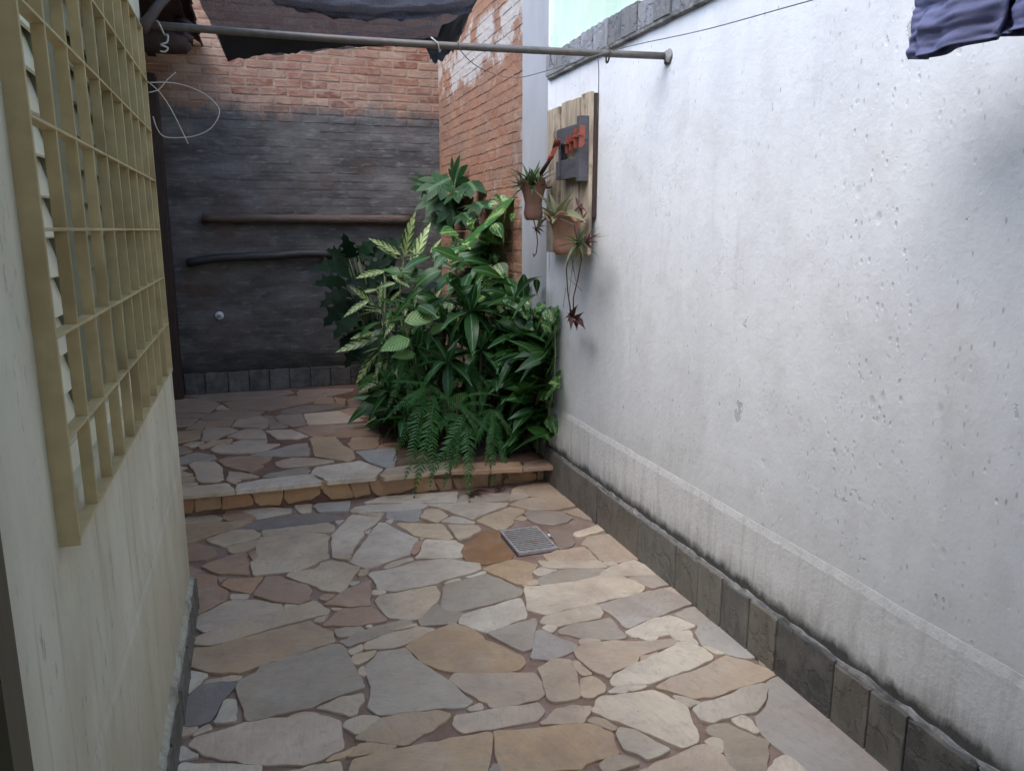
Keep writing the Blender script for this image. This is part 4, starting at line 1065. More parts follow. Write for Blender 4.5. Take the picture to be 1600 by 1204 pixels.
# ---- pallet board on the white wall
BX = WX-.044          # front of the planks
bdz0, bdz1 = 1.375, 2.150
pb = thing('pallet_board', 'pale wooden plank board with dark tool rack fixed to the white wall', 'plant board', (WX, 3.87, bdz0))
L_ = pb.location
edges = [(3.590, 3.702, 2.158), (3.712, 3.835, 2.148), (3.847, 3.966, 2.156), (3.979, 4.152, 2.142)]
for ip, (y0, y1, zt) in enumerate(edges):
    m = MB(); vv = []; BO = (0, -.009, .002, -.007)[ip]
    nseg = 7
    for k in range(nseg+1):
        z_ = bdz0+random.uniform(-.004, .004)*(k == 0)+(zt-bdz0)*k/nseg; j = random.uniform(-.002, .002)
        vv += [(BX+BO-L_.x, y0+j-L_.y, z_-L_.z), (BX+BO-L_.x, y1+j-L_.y, z_-L_.z), (BX+.02-L_.x, y1+j-L_.y, z_-L_.z), (BX+.02-L_.x, y0+j-L_.y, z_-L_.z)]
    m.add(vv, [(4*k+a, 4*k+(a+1) % 4, 4*k+4+(a+1) % 4, 4*k+4+a) for k in range(nseg) for a in range(4)]+[(3, 2, 1, 0), (4*nseg, 4*nseg+1, 4*nseg+2, 4*nseg+3)])
    o = m.build('plank', M['plank'], pb); bevel(o, .003, 1)
def pbox(name, y0, y1, z0, z1, x0, x1, mat):
    m = MB(); m.box(x0-L_.x, y0-L_.y, z0-L_.z, x1-L_.x, y1-L_.y, z1-L_.z); return bevel(m.build(name, mat, pb), .002, 1)
pbox('batten', 3.586, 3.62, 1.56, 2.15, BX+.0205, WX-.0005, M['dwood']); pbox('batten', 4.10, 4.14, 1.40, 2.13, BX+.0205, WX-.0005, M['char'])
def rbox(*a):
    o = pbox(*a); o.parent = rk; return o
rk = pbox('tool_rack', 3.60, 3.64, 1.735, 2.045, BX-.05, BX-.001, M['char'])
rbox('board', 3.642, 3.905, 1.930, 2.010, BX-.05, BX-.032, M['char']); rbox('board', 3.642, 3.905, 1.755, 1.850, BX-.05, BX-.032, M['char'])
rbox('side', 3.885, 3.903, 1.76, 2.0, BX-.031, BX-.001, M['char']); rbox('shelf', 3.642, 3.884, 1.758, 1.775, BX-.031, BX-.001, M['char'])
rbox('divider', 3.835, 3.848, 1.77, 1.945, BX-.062, BX-.0505, M['char']); 
# red pegs clipped on the rack
for (x_, y_, yy_) in ((887, 214, 240), (893, 210, 236), (900, 200, 232), (908, 196, 230)):
    a_ = onx(x_, y_, BX-.06); b_ = onx(x_-1, yy_, BX-.06)
    m = MB()
    m.bar(a_, b_, .008, .016, Vector((1, 0, 0))); m.bar(a_+Vector((.013, 0, 0)), b_+Vector((.010, 0, .01)), .006, .016, Vector((1, 0, 0))); m.bar(a_.lerp(b_, .35)+Vector((-.004, 0, 0)), a_.lerp(b_, .45)+Vector((-.004, 0, 0)), .024, .019, Vector((1, 0, 0)))
    lab = {887: 'leftmost of the small red pegs clipped on the dark tool rack', 893: 'second small red peg from the left on the dark tool rack', 900: 'third small red peg from the left on the dark tool rack', 908: 'rightmost tall red peg clipped on the dark tool rack'}[x_]
    tag(m.build('clothes_peg', M['red']), lab, 'peg', 'red pegs on the tool rack')
# hand fork stuck in the upper pot
hf = thing('hand_fork', 'small red hand fork with dark handle standing in the upper pot', 'garden fork', onx(838, 283, 1.53))
L_ = hf.location
m = MB(); m.tube([onx(838, 283, 1.53)-L_, onx(849, 265, 1.535)-L_, onx(858, 251, 1.54)-L_], [.011, .012, .009], 8); m.build('handle', M['dwood'], hf)
m = MB(); m.tube([onx(857, 252, 1.54)-L_, onx(862, 242, 1.545)-L_], [.010, .016], 8)
a_ = onx(859, 244, 1.545); b_ = onx(868, 240, 1.545); 
m.add([onx(858, 246, 1.54)-L_, onx(866, 244, 1.54)-L_, onx(873, 228, 1.54)-L_, onx(863, 232, 1.54)-L_, onx(858, 246, 1.55)-L_, onx(866, 244, 1.55)-L_, onx(873, 228, 1.55)-L_, onx(863, 232, 1.55)-L_], [(0, 1, 2, 3), (7, 6, 5, 4), (0, 4, 5, 1), (1, 5, 6, 2), (2, 6, 7, 3), (3, 7, 4, 0)])
fh = m.build('head', M['red'], hf)
for k in range(4):
    m = MB(); m.tube([onx(864.0+k*2.6, 232-k*1.2, 1.545)-L_, onx(866.5+k*2.7, 223-k*.9, 1.54)-L_, onx(868+k*2.9, 214+k*1.6, 1.535)-L_], [.0052, .0048, .0025], 6); m.build('tine', M['red'], fh)

# ---- terracotta wall pots
def wall_pot(name, label, top, r_top, h, wave_n, ph):
    t = thing(name, label, 'plant pot', (top.x, top.y, top.z-h)); m = MB(); nr, na = 12, 36; vv = []
    prof = [(0, .50), (.06, .60), (.18, .68), (.34, .62), (.46, .60), (.6, .68), (.72, .76), (.82, .84), (.90, .94), (.96, 1.06), (1.0, 1.14)]
    rings = [(z_, r_, 0) for z_, r_ in prof]+[(.985, 1.08, 0), (.93, .93, 0), (.84, .80, 0)]
    for zi, (z_, r_, _) in enumerate(rings):
        f = max(0, (z_-.7)/.3)**2
        for a in range(na):
            t_ = 2*PI*a/na; rr = r_top*r_*(1+.10*f*math.cos(wave_n*t_+ph)); zz = h*z_+.026*f*math.cos(wave_n*t_+ph)
            vv.append((rr*math.cos(t_), rr*math.sin(t_)*1.0, zz))
    ff = [(i*na+a, i*na+(a+1) % na, (i+1)*na+(a+1) % na, (i+1)*na+a) for i in range(len(rings)-1) for a in range(na)]; ff.append(tuple(range(na))[::-1])
    m.add(vv, ff, True); m.build('body', M['terra'], t)
    s_ = MB(); s_.add([(0, 0, h*.86)]+[(r_top*.82*math.cos(2*PI*a/20), r_top*.82*math.sin(2*PI*a/20), h*.84+.006*random.uniform(-1, 1)) for a in range(20)], [(0, 1+a, 1+(a+1) % 20) for a in range(20)], True); s_.build('soil', M['soil'], t)
    # loop by which it hangs
    k = MB(); k.tube([(r_top*.95, 0, h*.86), (BX-top.x-.001, 0, h*.9), (BX-top.x+.004, 0, h*.8)], .004, 6); k.build('hanger', M['iron'], t)
    return t
pt1 = Vector((1.493, 4.07, 1.752)); pt2 = Vector((1.495, 3.615, 1.565))
pot1 = wall_pot('terracotta_pot', 'upper terracotta pot with wavy rim holding the tuft and fork', pt1, .078, .200, 5, .6)
pot2 = wall_pot('terracotta_pot', 'lower terracotta pot with wavy flared rim on the plank board', pt2, .089, .186, 4, 2.2)

# ------------------------------------------------------------------ leaves
def leaf_mesh(name, mat, widths, bend=.12, fold=.12, lobes=0, lob=.4, rows=None, curl=0):
    """leaf of length 1 along +y, half-widths as given along the length"""
    m = MB(); n = rows or len(widths)-1; vv = []
    for i in range(n+1):
        t_ = i/n; k = t_*(len(widths)-1); a = min(int(k), len(widths)-2); w_ = widths[a]+(widths[a+1]-widths[a])*(k-a)
        if lobes: w_ *= 1-lob*(.5+.5*math.cos(2*PI*lobes*t_))
        ysh = (.10 if lobes else 0)*w_*(math.sin(2*PI*lobes*t_) if lobes else 0)
        z_ = -bend*t_*t_*1.2+bend*.25*t_
        for s_, q in ((-1, 1), (-.55, .58), (0, 0), (.55, .58), (1, 1)):
            vv.append((s_*w_, t_+ysh*abs(s_), z_+fold*w_*q-curl*w_*q*q))
    m.add(vv, [(i*5+k, i*5+k+1, (i+1)*5+k+1, (i+1)*5+k) for i in range(n) for k in range(4)], True)
    return m.mesh(name, mat)
LM = {}
LM['strap'] = [leaf_mesh('leaf', M['lstrap'], [.02, .065, .105, .128, .132, .118, .086, .045, .002], b_, .3) for b_ in (.12, .30, .5)]
LM['mid'] = [leaf_mesh('leaf', M['lmid'], [.02, .075, .12, .145, .145, .12, .085, .04, .002], b_, .3) for b_ in (.15, .35, .55)]
LM['oval'] = [leaf_mesh('leaf', M['lmid'], [.03, .18, .25, .27, .24, .17, .09, .003], b_, .2) for b_ in (.15, .4)]
LM['var'] = [leaf_mesh('leaf', M['lvar'], [.012, .065, .105, .118, .105, .075, .038, .002], b_, .35, 0) for b_ in (.05, .2)]
LM['zeb'] = [leaf_mesh('leaf', M['lzeb'], [.02, .20, .27, .28, .25, .19, .10, .003], b_, .18) for b_ in (.08, .2)]
LM['poth'] = [leaf_mesh('leaf', M['lpoth'], [.16, .36, .41, .39, .32, .22, .11, .003], b_, .20, curl=.06) for b_ in (.12, .35)]
LM['phil'] = [leaf_mesh('leaf', M['lphil'], [.14, .34, .42, .42, .36, .26, .14, .003], b_, .12, 4, .5, 28) for b_ in (.15, .35)]
LM['brom'] = [leaf_mesh('leaf', M['lbrom'], [.075, .07, .065, .055, .04, .022, .002], b_, .5) for b_ in (.15, .45)]
LM['bromr'] = [leaf_mesh('leaf', M['lbromr'], [.10, .11, .10, .08, .05, .02, .002], b_, .4) for b_ in (.1, .3)]
LM['olive'] = [leaf_mesh('leaf', M['lolive'], [.03, .10, .14, .145, .12, .08, .04, .002], b_, .35) for b_ in (.15, .45)]
def palmate():
    m = MB()
    for k, a in enumerate((-150, -100, -55, -18, 18, 55, 100, 150)):
        L1 = (.55, .75, .92, 1.0, 1.0, .92, .75, .55)[k]; ca, sa = math.cos(math.radians(a)), math.sin(math.radians(a)); vv = []; ws = [.06, .12, .17, .17, .11, .002]
        for i, w_ in enumerate(ws):
            t_ = i/5*L1
            for s_ in (-1, 0, 1):
                x, y = s_*w_, t_; vv.append((x*ca+y*sa, y*ca-x*sa, -.22*t_*t_+.10*abs(s_)*w_))
        m.add(vv, [(i*3+k2, i*3+k2+1, (i+1)*3+k2+1, (i+1)*3+k2) for i in range(5) for k2 in range(2)], True)
    return m.mesh('leaf', M['lpap'])
LM['palm'] = [palmate()]
def frond(bend, seed):
    rnd = random.Random(seed); m = MB(); N = 26; sp = []
    for i in range(N+1):
        t_ = i/N; sp.append(Vector((.03*math.sin(t_*4+seed), t_, .14*math.sin(t_*PI*.6)-bend*t_*t_)))
    m.tube(sp[::2], [.007*(1-.8*i/13) for i in range(len(sp[::2]))], 4, False)
    for i in range(2, N+1):
        t_ = i/N; L = (.135*min(1, (t_+.12)*3)*(1-t_**2.2)+.015)*rnd.uniform(.72, 1.12); wd = .0115
        for s_ in (-1, 1):
            p0 = sp[i]; dr = Vector((s_, .28+.4*t_+rnd.uniform(-.22, .22), -.28+rnd.uniform(-.35, .3))).normalized()*L; lat = Vector((0, wd, 0)); z_ = Vector((0, 0, -.18*L))
            m.add([p0-lat*.5, p0+dr*.35-lat*1.0, p0+dr*.75-lat*.7+z_*.6, p0+dr+z_, p0+dr*.75+lat*.7+z_*.6, p0+dr*.35+lat*1.0, p0+lat*.5], [(0, 1, 5, 6), (1, 2, 4, 5), (2, 3, 4)], True)
    return m.mesh('frond', M['lfern'])
LM['fern'] = [frond(.10, 1), frond(.25, 2), frond(.45, 3), frond(.14, 4), frond(.06, 5)]
def put_leaf(kind, parent, base, tip, up=Vector((0, 0, 1)), wide=1.0, name='leaf', var=None):
    base = Vector(base); tip = Vector(tip); d = tip-base; L = d.length; y = d.normalized()
    if abs(y.dot(up)) > .97: up = Vector((-.4, -.8, .3)).normalized()
    z = (up-y*up.dot(y)).normalized(); x = y.cross(z)
    me = LM[kind][var if var is not None else random.randrange(len(LM[kind]))]
    mw = Matrix(((x.x*L*wide, y.x*L, z.x*L*.9, 0), (x.y*L*wide, y.y*L, z.y*L*.9, 0), (x.z*L*wide, y.z*L, z.z*L*.9, 0), (0, 0, 0, 1)))
    mw = Matrix.Translation(base-Vector(parent.location)) @ mw
    return link(name, me, parent, mw=mw)
TOCAM = Vector((-.25, -.75, .6)).normalized()
def rosette(kind, parent, c, n, L, el0=-.5, el1=1.2, wide=1.0, jitter=.2, face=None):
    for i in range(n):
        a = 2.399*i+random.uniform(-.2, .2); f = (i+.5)/n; el = el1+(el0-el1)*f+random.uniform(-jitter, jitter)
        LL = L*random.uniform(.8, 1.1)*(.72+.28*f)
        d = Vector((math.cos(a)*math.cos(el), math.sin(a)*math.cos(el), math.sin(el)))
        tip = Vector(c)+d*LL
        tip.x = min(tip.x, WX-.01); tip.y = min(tip.y, YB-.02)
        if tip.x > 1.42: tip.y = max(tip.y, 4.40)
        if tip.z < ZS+.01 and tip.y > YS: tip.z = ZS+.01+random.random()*.03
        put_leaf(kind, parent, c, tip, Vector((0, 0, 1)) if el < 1.2 else TOCAM, wide, var=min(len(LM[kind])-1, int(f*len(LM[kind]))))
def stem(parent, pts, r, mat=None, name='stem'):
    m = MB(); L = Vector(parent.location); m.tube([Vector(p)-L for p in pts], r, 6); return m.build(name, mat or M['stem'], parent)
def ground_of(p): return Vector((min(p.x, WX-.08), max(min(p.y, YB-.1), 4.48), ZS+.02))
def mkplant(name, label, cat, base, group=None): return thing(name, label, cat, base, group)

def at(px, py, Y):
    p = ony(px, py, Y)
    return p if p.x < WX-.06 else onx(px, py, WX-.06)
# --- strap-leaved dracaenas (rosettes on canes)
RO = [(735, 487, 4.75, .34, 20, 'tall glossy strap-leaved dracaena in the middle of the bed, largest rosette'), (752, 548, 4.62, .27, 15, 'dracaena rosette just below the largest rosette'),
      (822, 548, 4.62, .30, 16, 'strap-leaved dracaena nearest the white wall'), (802, 618, 4.50, .28, 14, 'low dark dracaena rosette beside the hanging fern'),
      (650, 545, 4.85, .28, 14, 'dracaena rosette under the striped leaf at the bed front'), (700, 566, 4.60, .30, 16, 'dracaena with drooping leaves above the ferns'),
      (612, 612, 4.95, .28, 14, 'low dracaena spreading over the terrace stones at left'), (792, 690, 4.45, .24, 12, 'small dracaena at the step edge by the wall'),
      (842, 660, 4.48, .24, 11, 'small dark dracaena in the corner of the step and wall'), (690, 505, 5.0, .26, 12, 'dracaena half hidden behind the striped leaf'),
      (655, 610, 4.75, .27, 13, 'dark dracaena behind the long fern fronds'), (790, 520, 5.0, .27, 13, 'dracaena tucked behind the pothos leaves'),
      (775, 590, 4.55, .25, 13, 'dracaena between the hanging frond and the wall-side rosette'), (632, 655, 4.75, .24, 11, 'lowest dracaena at the left edge of the bed behind the fern tips'), (850, 590, 4.5, .22, 11, 'dracaena leaves touching the white wall under the bright pothos')]
for px, py, Y, L, n, lab in RO:
    c = at(px, py, Y); b0 = ground_of(c+Vector((random.uniform(-.05, .05), .06, 0)))
    t = mkplant('dracaena_plant', lab, 'plant', b0, 'strap-leaved dracaenas in the bed')
    stem(t, [b0+Vector((0, 0, -.03)), b0.lerp(c, .5)+Vector((.02, .02, 0)), c], [.014, .012, .010], M['bstem'])
    rosette('strap', t, c, n, L, -.75, 1.25)
# --- variegated leafy plant (narrow chevron leaves on canes)
VL = [(632, 402, 643, 334), (626, 398, 576, 371), (622, 404, 590, 384), (600, 424, 556, 433), (585, 477, 548, 447), (594, 480, 595, 440), (576, 470, 536, 491), (590, 528, 524, 549), (596, 545, 553, 596),
      (642, 420, 669, 345), (655, 438, 647, 474), (690, 448, 680, 466), (588, 452, 560, 458), (618, 442, 585, 449), (640, 430, 618, 416), (610, 470, 628, 452), (612, 560, 575, 600), (600, 590, 560, 612),
      (668, 430, 690, 408), (660, 470, 676, 452), (640, 465, 632, 492), (585, 520, 548, 528), (620, 500, 600, 522), (600, 505, 618, 492), (650, 400, 630, 380), (672, 395, 690, 372), (612, 430, 640, 448)]
base1 = at(612, 600, 5.25); base1.z = ZS+.02
vp_ = mkplant('variegated_plant', 'tall plant with narrow yellow striped leaves at the left of the bed', 'plant', base1)
canes = [[base1, at(606, 540, 5.22), at(596, 478, 5.2)], [base1, at(618, 520, 5.25), at(632, 400, 5.25)], [base1, at(640, 520, 5.25), at(655, 430, 5.2)], [base1, at(596, 575, 5.2), at(592, 528, 5.15)], [base1, at(600, 560, 5.25), at(602, 430, 5.3)]]
for cn in canes: stem(vp_, cn, .009)
for (x0, y0, x1, y1) in VL:
    Y = 5.2+random.uniform(-.12, .12); b_ = at(x0, y0, Y); t_ = at(x1, y1, Y-random.uniform(.0, .16))
    put_leaf('var', vp_, b_, t_, TOCAM, 1.15)
    k = min((q for cn in canes for q in cn), key=lambda q: (q-b_).length); stem(vp_, [k, b_], .004, name='leaf_stalk')
for i in range(46):
    cn = random.choice(canes); f = random.random(); q = cn[0].lerp(cn[1], f*2) if f < .5 else cn[1].lerp(cn[2], f*2-1); q = q+Vector((0, 0, .05))
    a = random.uniform(0, 2*PI); d = Vector((math.cos(a), math.sin(a), random.uniform(-.4, .8))).normalized()*random.uniform(.14, .24); put_leaf('var', vp_, q, q+d, Vector((0, 0, 1)), 1.0)
# --- broad striped leaves
zb = at(660, 600, 4.9); zb.z = ZS+.02
zp = mkplant('zebra_plant', 'bright light green striped broad leaves at the front of the bed', 'plant', zb)
for (x0, y0, x1, y1, Y) in ((632, 502, 686, 490, 4.72), (640, 530, 594, 546, 4.70), (648, 552, 612, 556, 4.72), (672, 520, 700, 505, 4.85), (700, 640, 728, 612, 4.6)):
    a_, b_ = at(x0, y0, Y), at(x1, y1, Y-.06); put_leaf('zeb', zp, a_, b_, Vector((0, -.7, .7)), 1.0); stem(zp, [zb, zb.lerp(a_, .6)+Vector((0, 0, .06)), a_], .005)
# --- palmate-leaved sapling in the corner
pbz = at(705, 330, 6.35); pbase = Vector((pbz.x, 6.35, ZS+.02))
pa = mkplant('palmate_sapling', 'dark green sapling with broad lobed leaves in front of the brick corner', 'plant', pbase)
top_ = at(706, 318, 6.3); stem(pa, [pbase, pbase.lerp(top_, .5)+Vector((.03, 0, 0)), top_], [.02, .016, .012], M['bstem'])
for (x0, y0, x1, y1, Y, s_) in ((690, 285, 660, 300, 6.2, .22), (716, 300, 742, 312, 6.2, .22), (736, 288, 752, 305, 6.3, .2), (682, 310, 655, 330, 6.25, .2), (705, 322, 712, 348, 6.15, .2), (748, 318, 768, 332, 6.2, .17), (672, 292, 650, 285, 6.4, .2), (712, 280, 716, 262, 6.4, .2), (728, 335, 742, 352, 6.2, .16), (690, 340, 678, 358, 6.3, .18)):
    a_ = at(x0, y0, Y); b_ = at(x1, y1, Y-.05); d = (b_-a_).normalized()*s_*1.0; put_leaf('palm', pa, a_, a_+d, TOCAM, 1.0); stem(pa, [top_-Vector((0, 0, .05)), a_], .005, name='leaf_stalk')
# --- dark philodendron on the left
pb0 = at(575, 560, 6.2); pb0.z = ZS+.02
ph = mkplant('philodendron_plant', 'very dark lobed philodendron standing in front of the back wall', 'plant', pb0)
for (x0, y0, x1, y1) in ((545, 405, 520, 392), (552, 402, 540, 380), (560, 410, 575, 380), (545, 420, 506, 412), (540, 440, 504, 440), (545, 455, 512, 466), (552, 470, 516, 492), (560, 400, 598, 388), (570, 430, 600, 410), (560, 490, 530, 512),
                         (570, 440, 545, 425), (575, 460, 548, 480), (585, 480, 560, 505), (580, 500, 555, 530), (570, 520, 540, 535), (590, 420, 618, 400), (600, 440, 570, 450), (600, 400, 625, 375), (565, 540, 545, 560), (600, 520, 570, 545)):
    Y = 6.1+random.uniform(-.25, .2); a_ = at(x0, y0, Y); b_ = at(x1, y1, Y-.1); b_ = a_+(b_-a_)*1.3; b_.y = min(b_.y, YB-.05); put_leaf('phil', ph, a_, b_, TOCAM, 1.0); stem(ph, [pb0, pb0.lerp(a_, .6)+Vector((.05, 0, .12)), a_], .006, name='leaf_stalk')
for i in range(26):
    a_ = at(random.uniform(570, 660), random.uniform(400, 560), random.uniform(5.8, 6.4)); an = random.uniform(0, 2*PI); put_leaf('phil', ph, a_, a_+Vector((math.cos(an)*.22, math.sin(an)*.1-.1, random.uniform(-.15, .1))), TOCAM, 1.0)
# --- pothos climbing in the corner and along the brick wall
def pothos(name, label, pts, vine, n_extra, Y_of):
    b0 = Vector(vine[0]); t = mkplant(name, label, 'plant', b0, 'variegated pothos vines')
    stem(t, vine, .005, name='vine')
    for (x0, y0, x1, y1) in pts:
        Y = Y_of(x0)+random.uniform(-.05, .05); a_ = at(x0, y0, Y); b_ = at(x1, y1, Y-.07); 
        put_leaf('poth', t, a_, b_, TOCAM+Vector((-.3, 0, 0)), 1.15)
        k = min((Vector(q) for q in vine), key=lambda q: (q-a_).length); stem(t, [k, a_], .003, name='leaf_stalk')
    for i in range(n_extra):
        q = Vector(random.choice(vine))+Vector((random.uniform(-.12, .02), random.uniform(-.12, .08), random.uniform(-.08, .08))); a = random.uniform(0, 2*PI)
        tip = q+Vector((math.cos(a)*.08-.02, -.05, math.sin(a)*.08-.03)); tip.x = min(tip.x, WX-.02); put_leaf('poth', t, q, tip, TOCAM, 1.1)
pothos('pothos_vine', 'variegated pothos climbing the orange brick wall, upper vine', [(788, 332, 745, 342), (712, 362, 688, 362), (740, 362, 772, 372), (786, 350, 774, 385), (730, 352, 744, 340), (722, 374, 706, 378), (760, 368, 735, 372), (700, 395, 712, 412), (740, 395, 760, 412), (772, 395, 776, 410), (720, 405, 700, 398), (745, 380, 768, 366)],
       [at(770, 480, 5.6), at(760, 430, 5.7), at(742, 390, 5.7), at(752, 360, 5.7), at(788, 345, 5.65), at(791, 325, 5.65)], 10, lambda x: 5.55)
pothos('pothos_vine', 'pale variegated pothos in the middle of the brick wall above the dracaenas', [(772, 415, 790, 442), (770, 425, 752, 436), (785, 440, 795, 462), (768, 448, 790, 472), (765, 460, 742, 470), (800, 455, 812, 478), (806, 462, 820, 490), (760, 470, 768, 492), (790, 480, 770, 488), (815, 470, 806, 500), (715, 455, 728, 470), (705, 470, 700, 488), (800, 498, 815, 512), (795, 505, 808, 520), (715, 480, 705, 500), (745, 478, 730, 492)],
       [at(800, 560, 5.0), at(795, 500, 5.05), at(780, 470, 5.1), at(768, 440, 5.1), at(772, 415, 5.15)], 12, lambda x: 4.98)
pothos('pothos_vine', 'bright pothos leaves against the foot of the white wall and column', [(858, 482, 866, 505), (852, 488, 836, 505), (868, 500, 846, 512), (868, 515, 850, 530), (866, 538, 845, 545), (872, 600, 852, 606), (858, 604, 842, 612), (856, 615, 848, 640), (840, 575, 852, 590), (865, 565, 850, 575), (835, 520, 850, 530), (830, 500, 842, 515)],
       [at(850, 690, 4.5), at(858, 640, 4.5), at(866, 600, 4.5), at(868, 550, 4.5), at(866, 500, 4.5), at(861, 478, 4.5)], 6, lambda x: 4.42)
# hanging thin vine with little leaves in front
tv = [at(716, 380, 5.1), at(713, 420, 5.05), at(712, 460, 5.0), at(710, 500, 4.95), at(712, 560, 4.9), Vector((at(712, 560, 4.9).x, 4.9, ZS+.03))]
t = mkplant('thin_vine', 'thin pale vine with tiny leaves trailing down the middle of the bed', 'plant', tv[-1]); stem(t, tv, .004)
for i in range(14):
    f = random.random()*3; k = int(f); q = tv[k].lerp(tv[k+1], f-k); put_leaf('poth', t, q, q+Vector((random.choice((-1, 1))*.05, -.03, -.035)), TOCAM, .9)
# --- sword ferns hanging over the step
FR = [[(672, 600, 4.55), (660, 612, 618, 705), (668, 615, 628, 735), (675, 612, 652, 762), (680, 610, 668, 745), (664, 600, 600, 660), (690, 610, 705, 700), (670, 604, 640, 640)],
      [(715, 625, 4.45), (735, 635, 672, 735), (718, 640, 690, 745), (722, 630, 770, 632), (722, 650, 738, 768), (728, 640, 752, 690), (712, 640, 660, 690), (720, 645, 712, 735)],
      [(772, 640, 4.42), (768, 645, 772, 745), (778, 640, 800, 690), (765, 640, 745, 690), (775, 650, 790, 735), (770, 640, 760, 720)],
      [(775, 530, 4.72), (772, 528, 770, 590), (780, 530, 808, 575), (770, 530, 735, 570)],
      [(740, 575, 4.62), (742, 572, 720, 640), (738, 575, 700, 615), (745, 575, 755, 650), (742, 580, 736, 660)],
      [(640, 560, 4.8), (640, 565, 600, 640), (645, 565, 635, 650), (650, 562, 668, 640)]]
FLAB = ['sword fern spilling over the step at its left end', 'bright sword fern hanging lowest over the step', 'sword fern with one long frond hanging by the wall end of the step', 'short upright fern frond among the dracaenas', 'feathery fern in the middle of the bed under the largest rosette', 'dark fern behind the left dracaenas']
for fr, lab in zip(FR, FLAB):
    c = at(fr[0][0], fr[0][1], fr[0][2]); b0 = Vector((c.x, max(c.y+.05, 4.45), ZS+.02))
    t = mkplant('sword_fern', lab, 'fern', b0, 'sword ferns in the bed'); stem(t, [b0, c], [.016, .008], M['bstem'], 'crown')
    for (x0, y0, x1, y1) in fr[1:]:
        Y1 = fr[0][2]-.18; y1 = y1+(14 if y1 > 700 else 0); tip = at(x1, y1, Y1)
        if tip.z < .012: tip = onz(x1, y1, .012)
        if tip.z < ZS+.03 and tip.y > YS-.05: tip = at(x1, y1, YS-.06)
        put_leaf('fern', t, at(x0, y0, fr[0][2]), tip, Vector((-.1, -1, .25)).normalized() if y1 > 700 else Vector((-.1, -.7, .75)).normalized(), .8, 'frond', random.choice((0, 3, 4)) if y1 > 700 else None)
    for k in range(5):
        an = random.uniform(PI*.95, PI*2.05); c_ = at(fr[0][0], fr[0][1], fr[0][2]); d_ = Vector((math.cos(an)*.26, math.sin(an)*.14-.05, random.uniform(-.22, .12)))
        tp = c_+d_; tp.x = min(tp.x, WX-.05); put_leaf('fern', t, c_, tp, Vector((-.1, -.5, .85)).normalized(), .8, 'frond')
# dark inner foliage so the bed reads as one thicket
th = mkplant('shade_plants', 'dark tangle of leaves filling the middle of the bed', 'plant', Vector((1.3, 5.2, ZS+.02)))
for i in range(210):
    u = random.random(); px = 590+270*u; Y = random.uniform(4.9, 6.3); lo_ = 470 if u < .3 else 420
    a_ = at(px, random.uniform(lo_, 690), Y); a_.x = min(a_.x, WX-.06)
    if a_.z < ZS+.05: a_.z = ZS+.05+random.random()*.2
    an = random.uniform(0, 2*PI); d = Vector((math.cos(an), math.sin(an)*.8-.3, random.uniform(-.6, .5))).normalized()*random.uniform(.2, .32); tip = a_+d
    tip.x = min(tip.x, WX-.01); tip.z = max(tip.z, ZS+.02); tip.y = max(tip.y, 4.40) if tip.x > 1.42 else tip.y; put_leaf(random.choice(('strap', 'strap', 'mid')), th, a_, tip, Vector((0, 0, 1)), 1.2)
for i in range(16):
    a_ = Vector((random.uniform(1.1, 1.58), random.uniform(4.9, 6.3), ZS)); stem(th, [a_, a_+Vector((random.uniform(-.08, .08), random.uniform(-.1, .1), random.uniform(.5, 1.0)))], [.012, .008], M['bstem'])
sh = mkplant('leafy_shrub', 'mid green leafy shrub crowding the heart of the bed', 'plant', Vector((1.25, 5.1, ZS+.02)))
TOP = ((580, 575), (605, 490), (630, 420), (665, 375), (700, 352), (755, 362), (795, 430), (820, 480), (866, 520))
def top_of(x):
    for (xa, ya), (xb, yb_) in zip(TOP, TOP[1:]):
        if xa <= x <= xb: return ya+(yb_-ya)*(x-xa)/(xb-xa)
    return 520
for i in range(290):
    px = random.uniform(592, 862); y0_ = top_of(px)+25; py = y0_+(690-y0_)*random.random()**1.2; Y = random.uniform(4.75, 5.6)
    if px < 640: Y = random.uniform(5.0, 5.7)
    a_ = at(px, py, Y)
    if a_.z < ZS+.06: a_.z = ZS+.06+random.random()*.15
    an = random.uniform(0, 2*PI); d = Vector((math.cos(an), math.sin(an)*.7-.35, random.uniform(-.55, .65))).normalized()*random.uniform(.14, .27); tip = a_+d
    tip.x = min(tip.x, WX-.01); tip.z = max(tip.z, ZS+.02); tip.y = max(tip.y, 4.40) if tip.x > 1.42 else tip.y; put_leaf(random.choice(('mid', 'mid', 'oval', 'strap')), sh, a_, tip, (TOCAM+Vector((random.uniform(-.6, .6), 0, random.uniform(0, .8)))).normalized(), 1.1)
for i in range(14):
    a_ = Vector((random.uniform(1.05, 1.55), random.uniform(4.8, 5.8), ZS)); stem(sh, [a_, a_+Vector((random.uniform(-.1, .1), random.uniform(-.1, .1), .35)), a_+Vector((random.uniform(-.15, .1), random.uniform(-.15, .1), random.uniform(.6, .95)))], [.010, .008, .004], M['stem'])
# dead leaves fallen at the foot of the step
for (x0, y0, x1, y1, lab) in ((733, 770, 748, 774, 'dark dead leaf lying under the lowest fern frond'), (768, 768, 776, 762, 'dark dead leaf on the floor at the foot of the step by the wall')):
    a_ = onz(x0, y0, .004); b_ = onz(x1, y1, .012); t = thing('dead_leaf', lab, 'leaf', a_)
    for k in range(3):
        put_leaf('bromr', t, a_+Vector((.02*k, .01*k, .0)), b_+Vector((.05*k-.03, -.03+.02*k, .01*k)), Vector((0, -.3, 1)), 1.6)
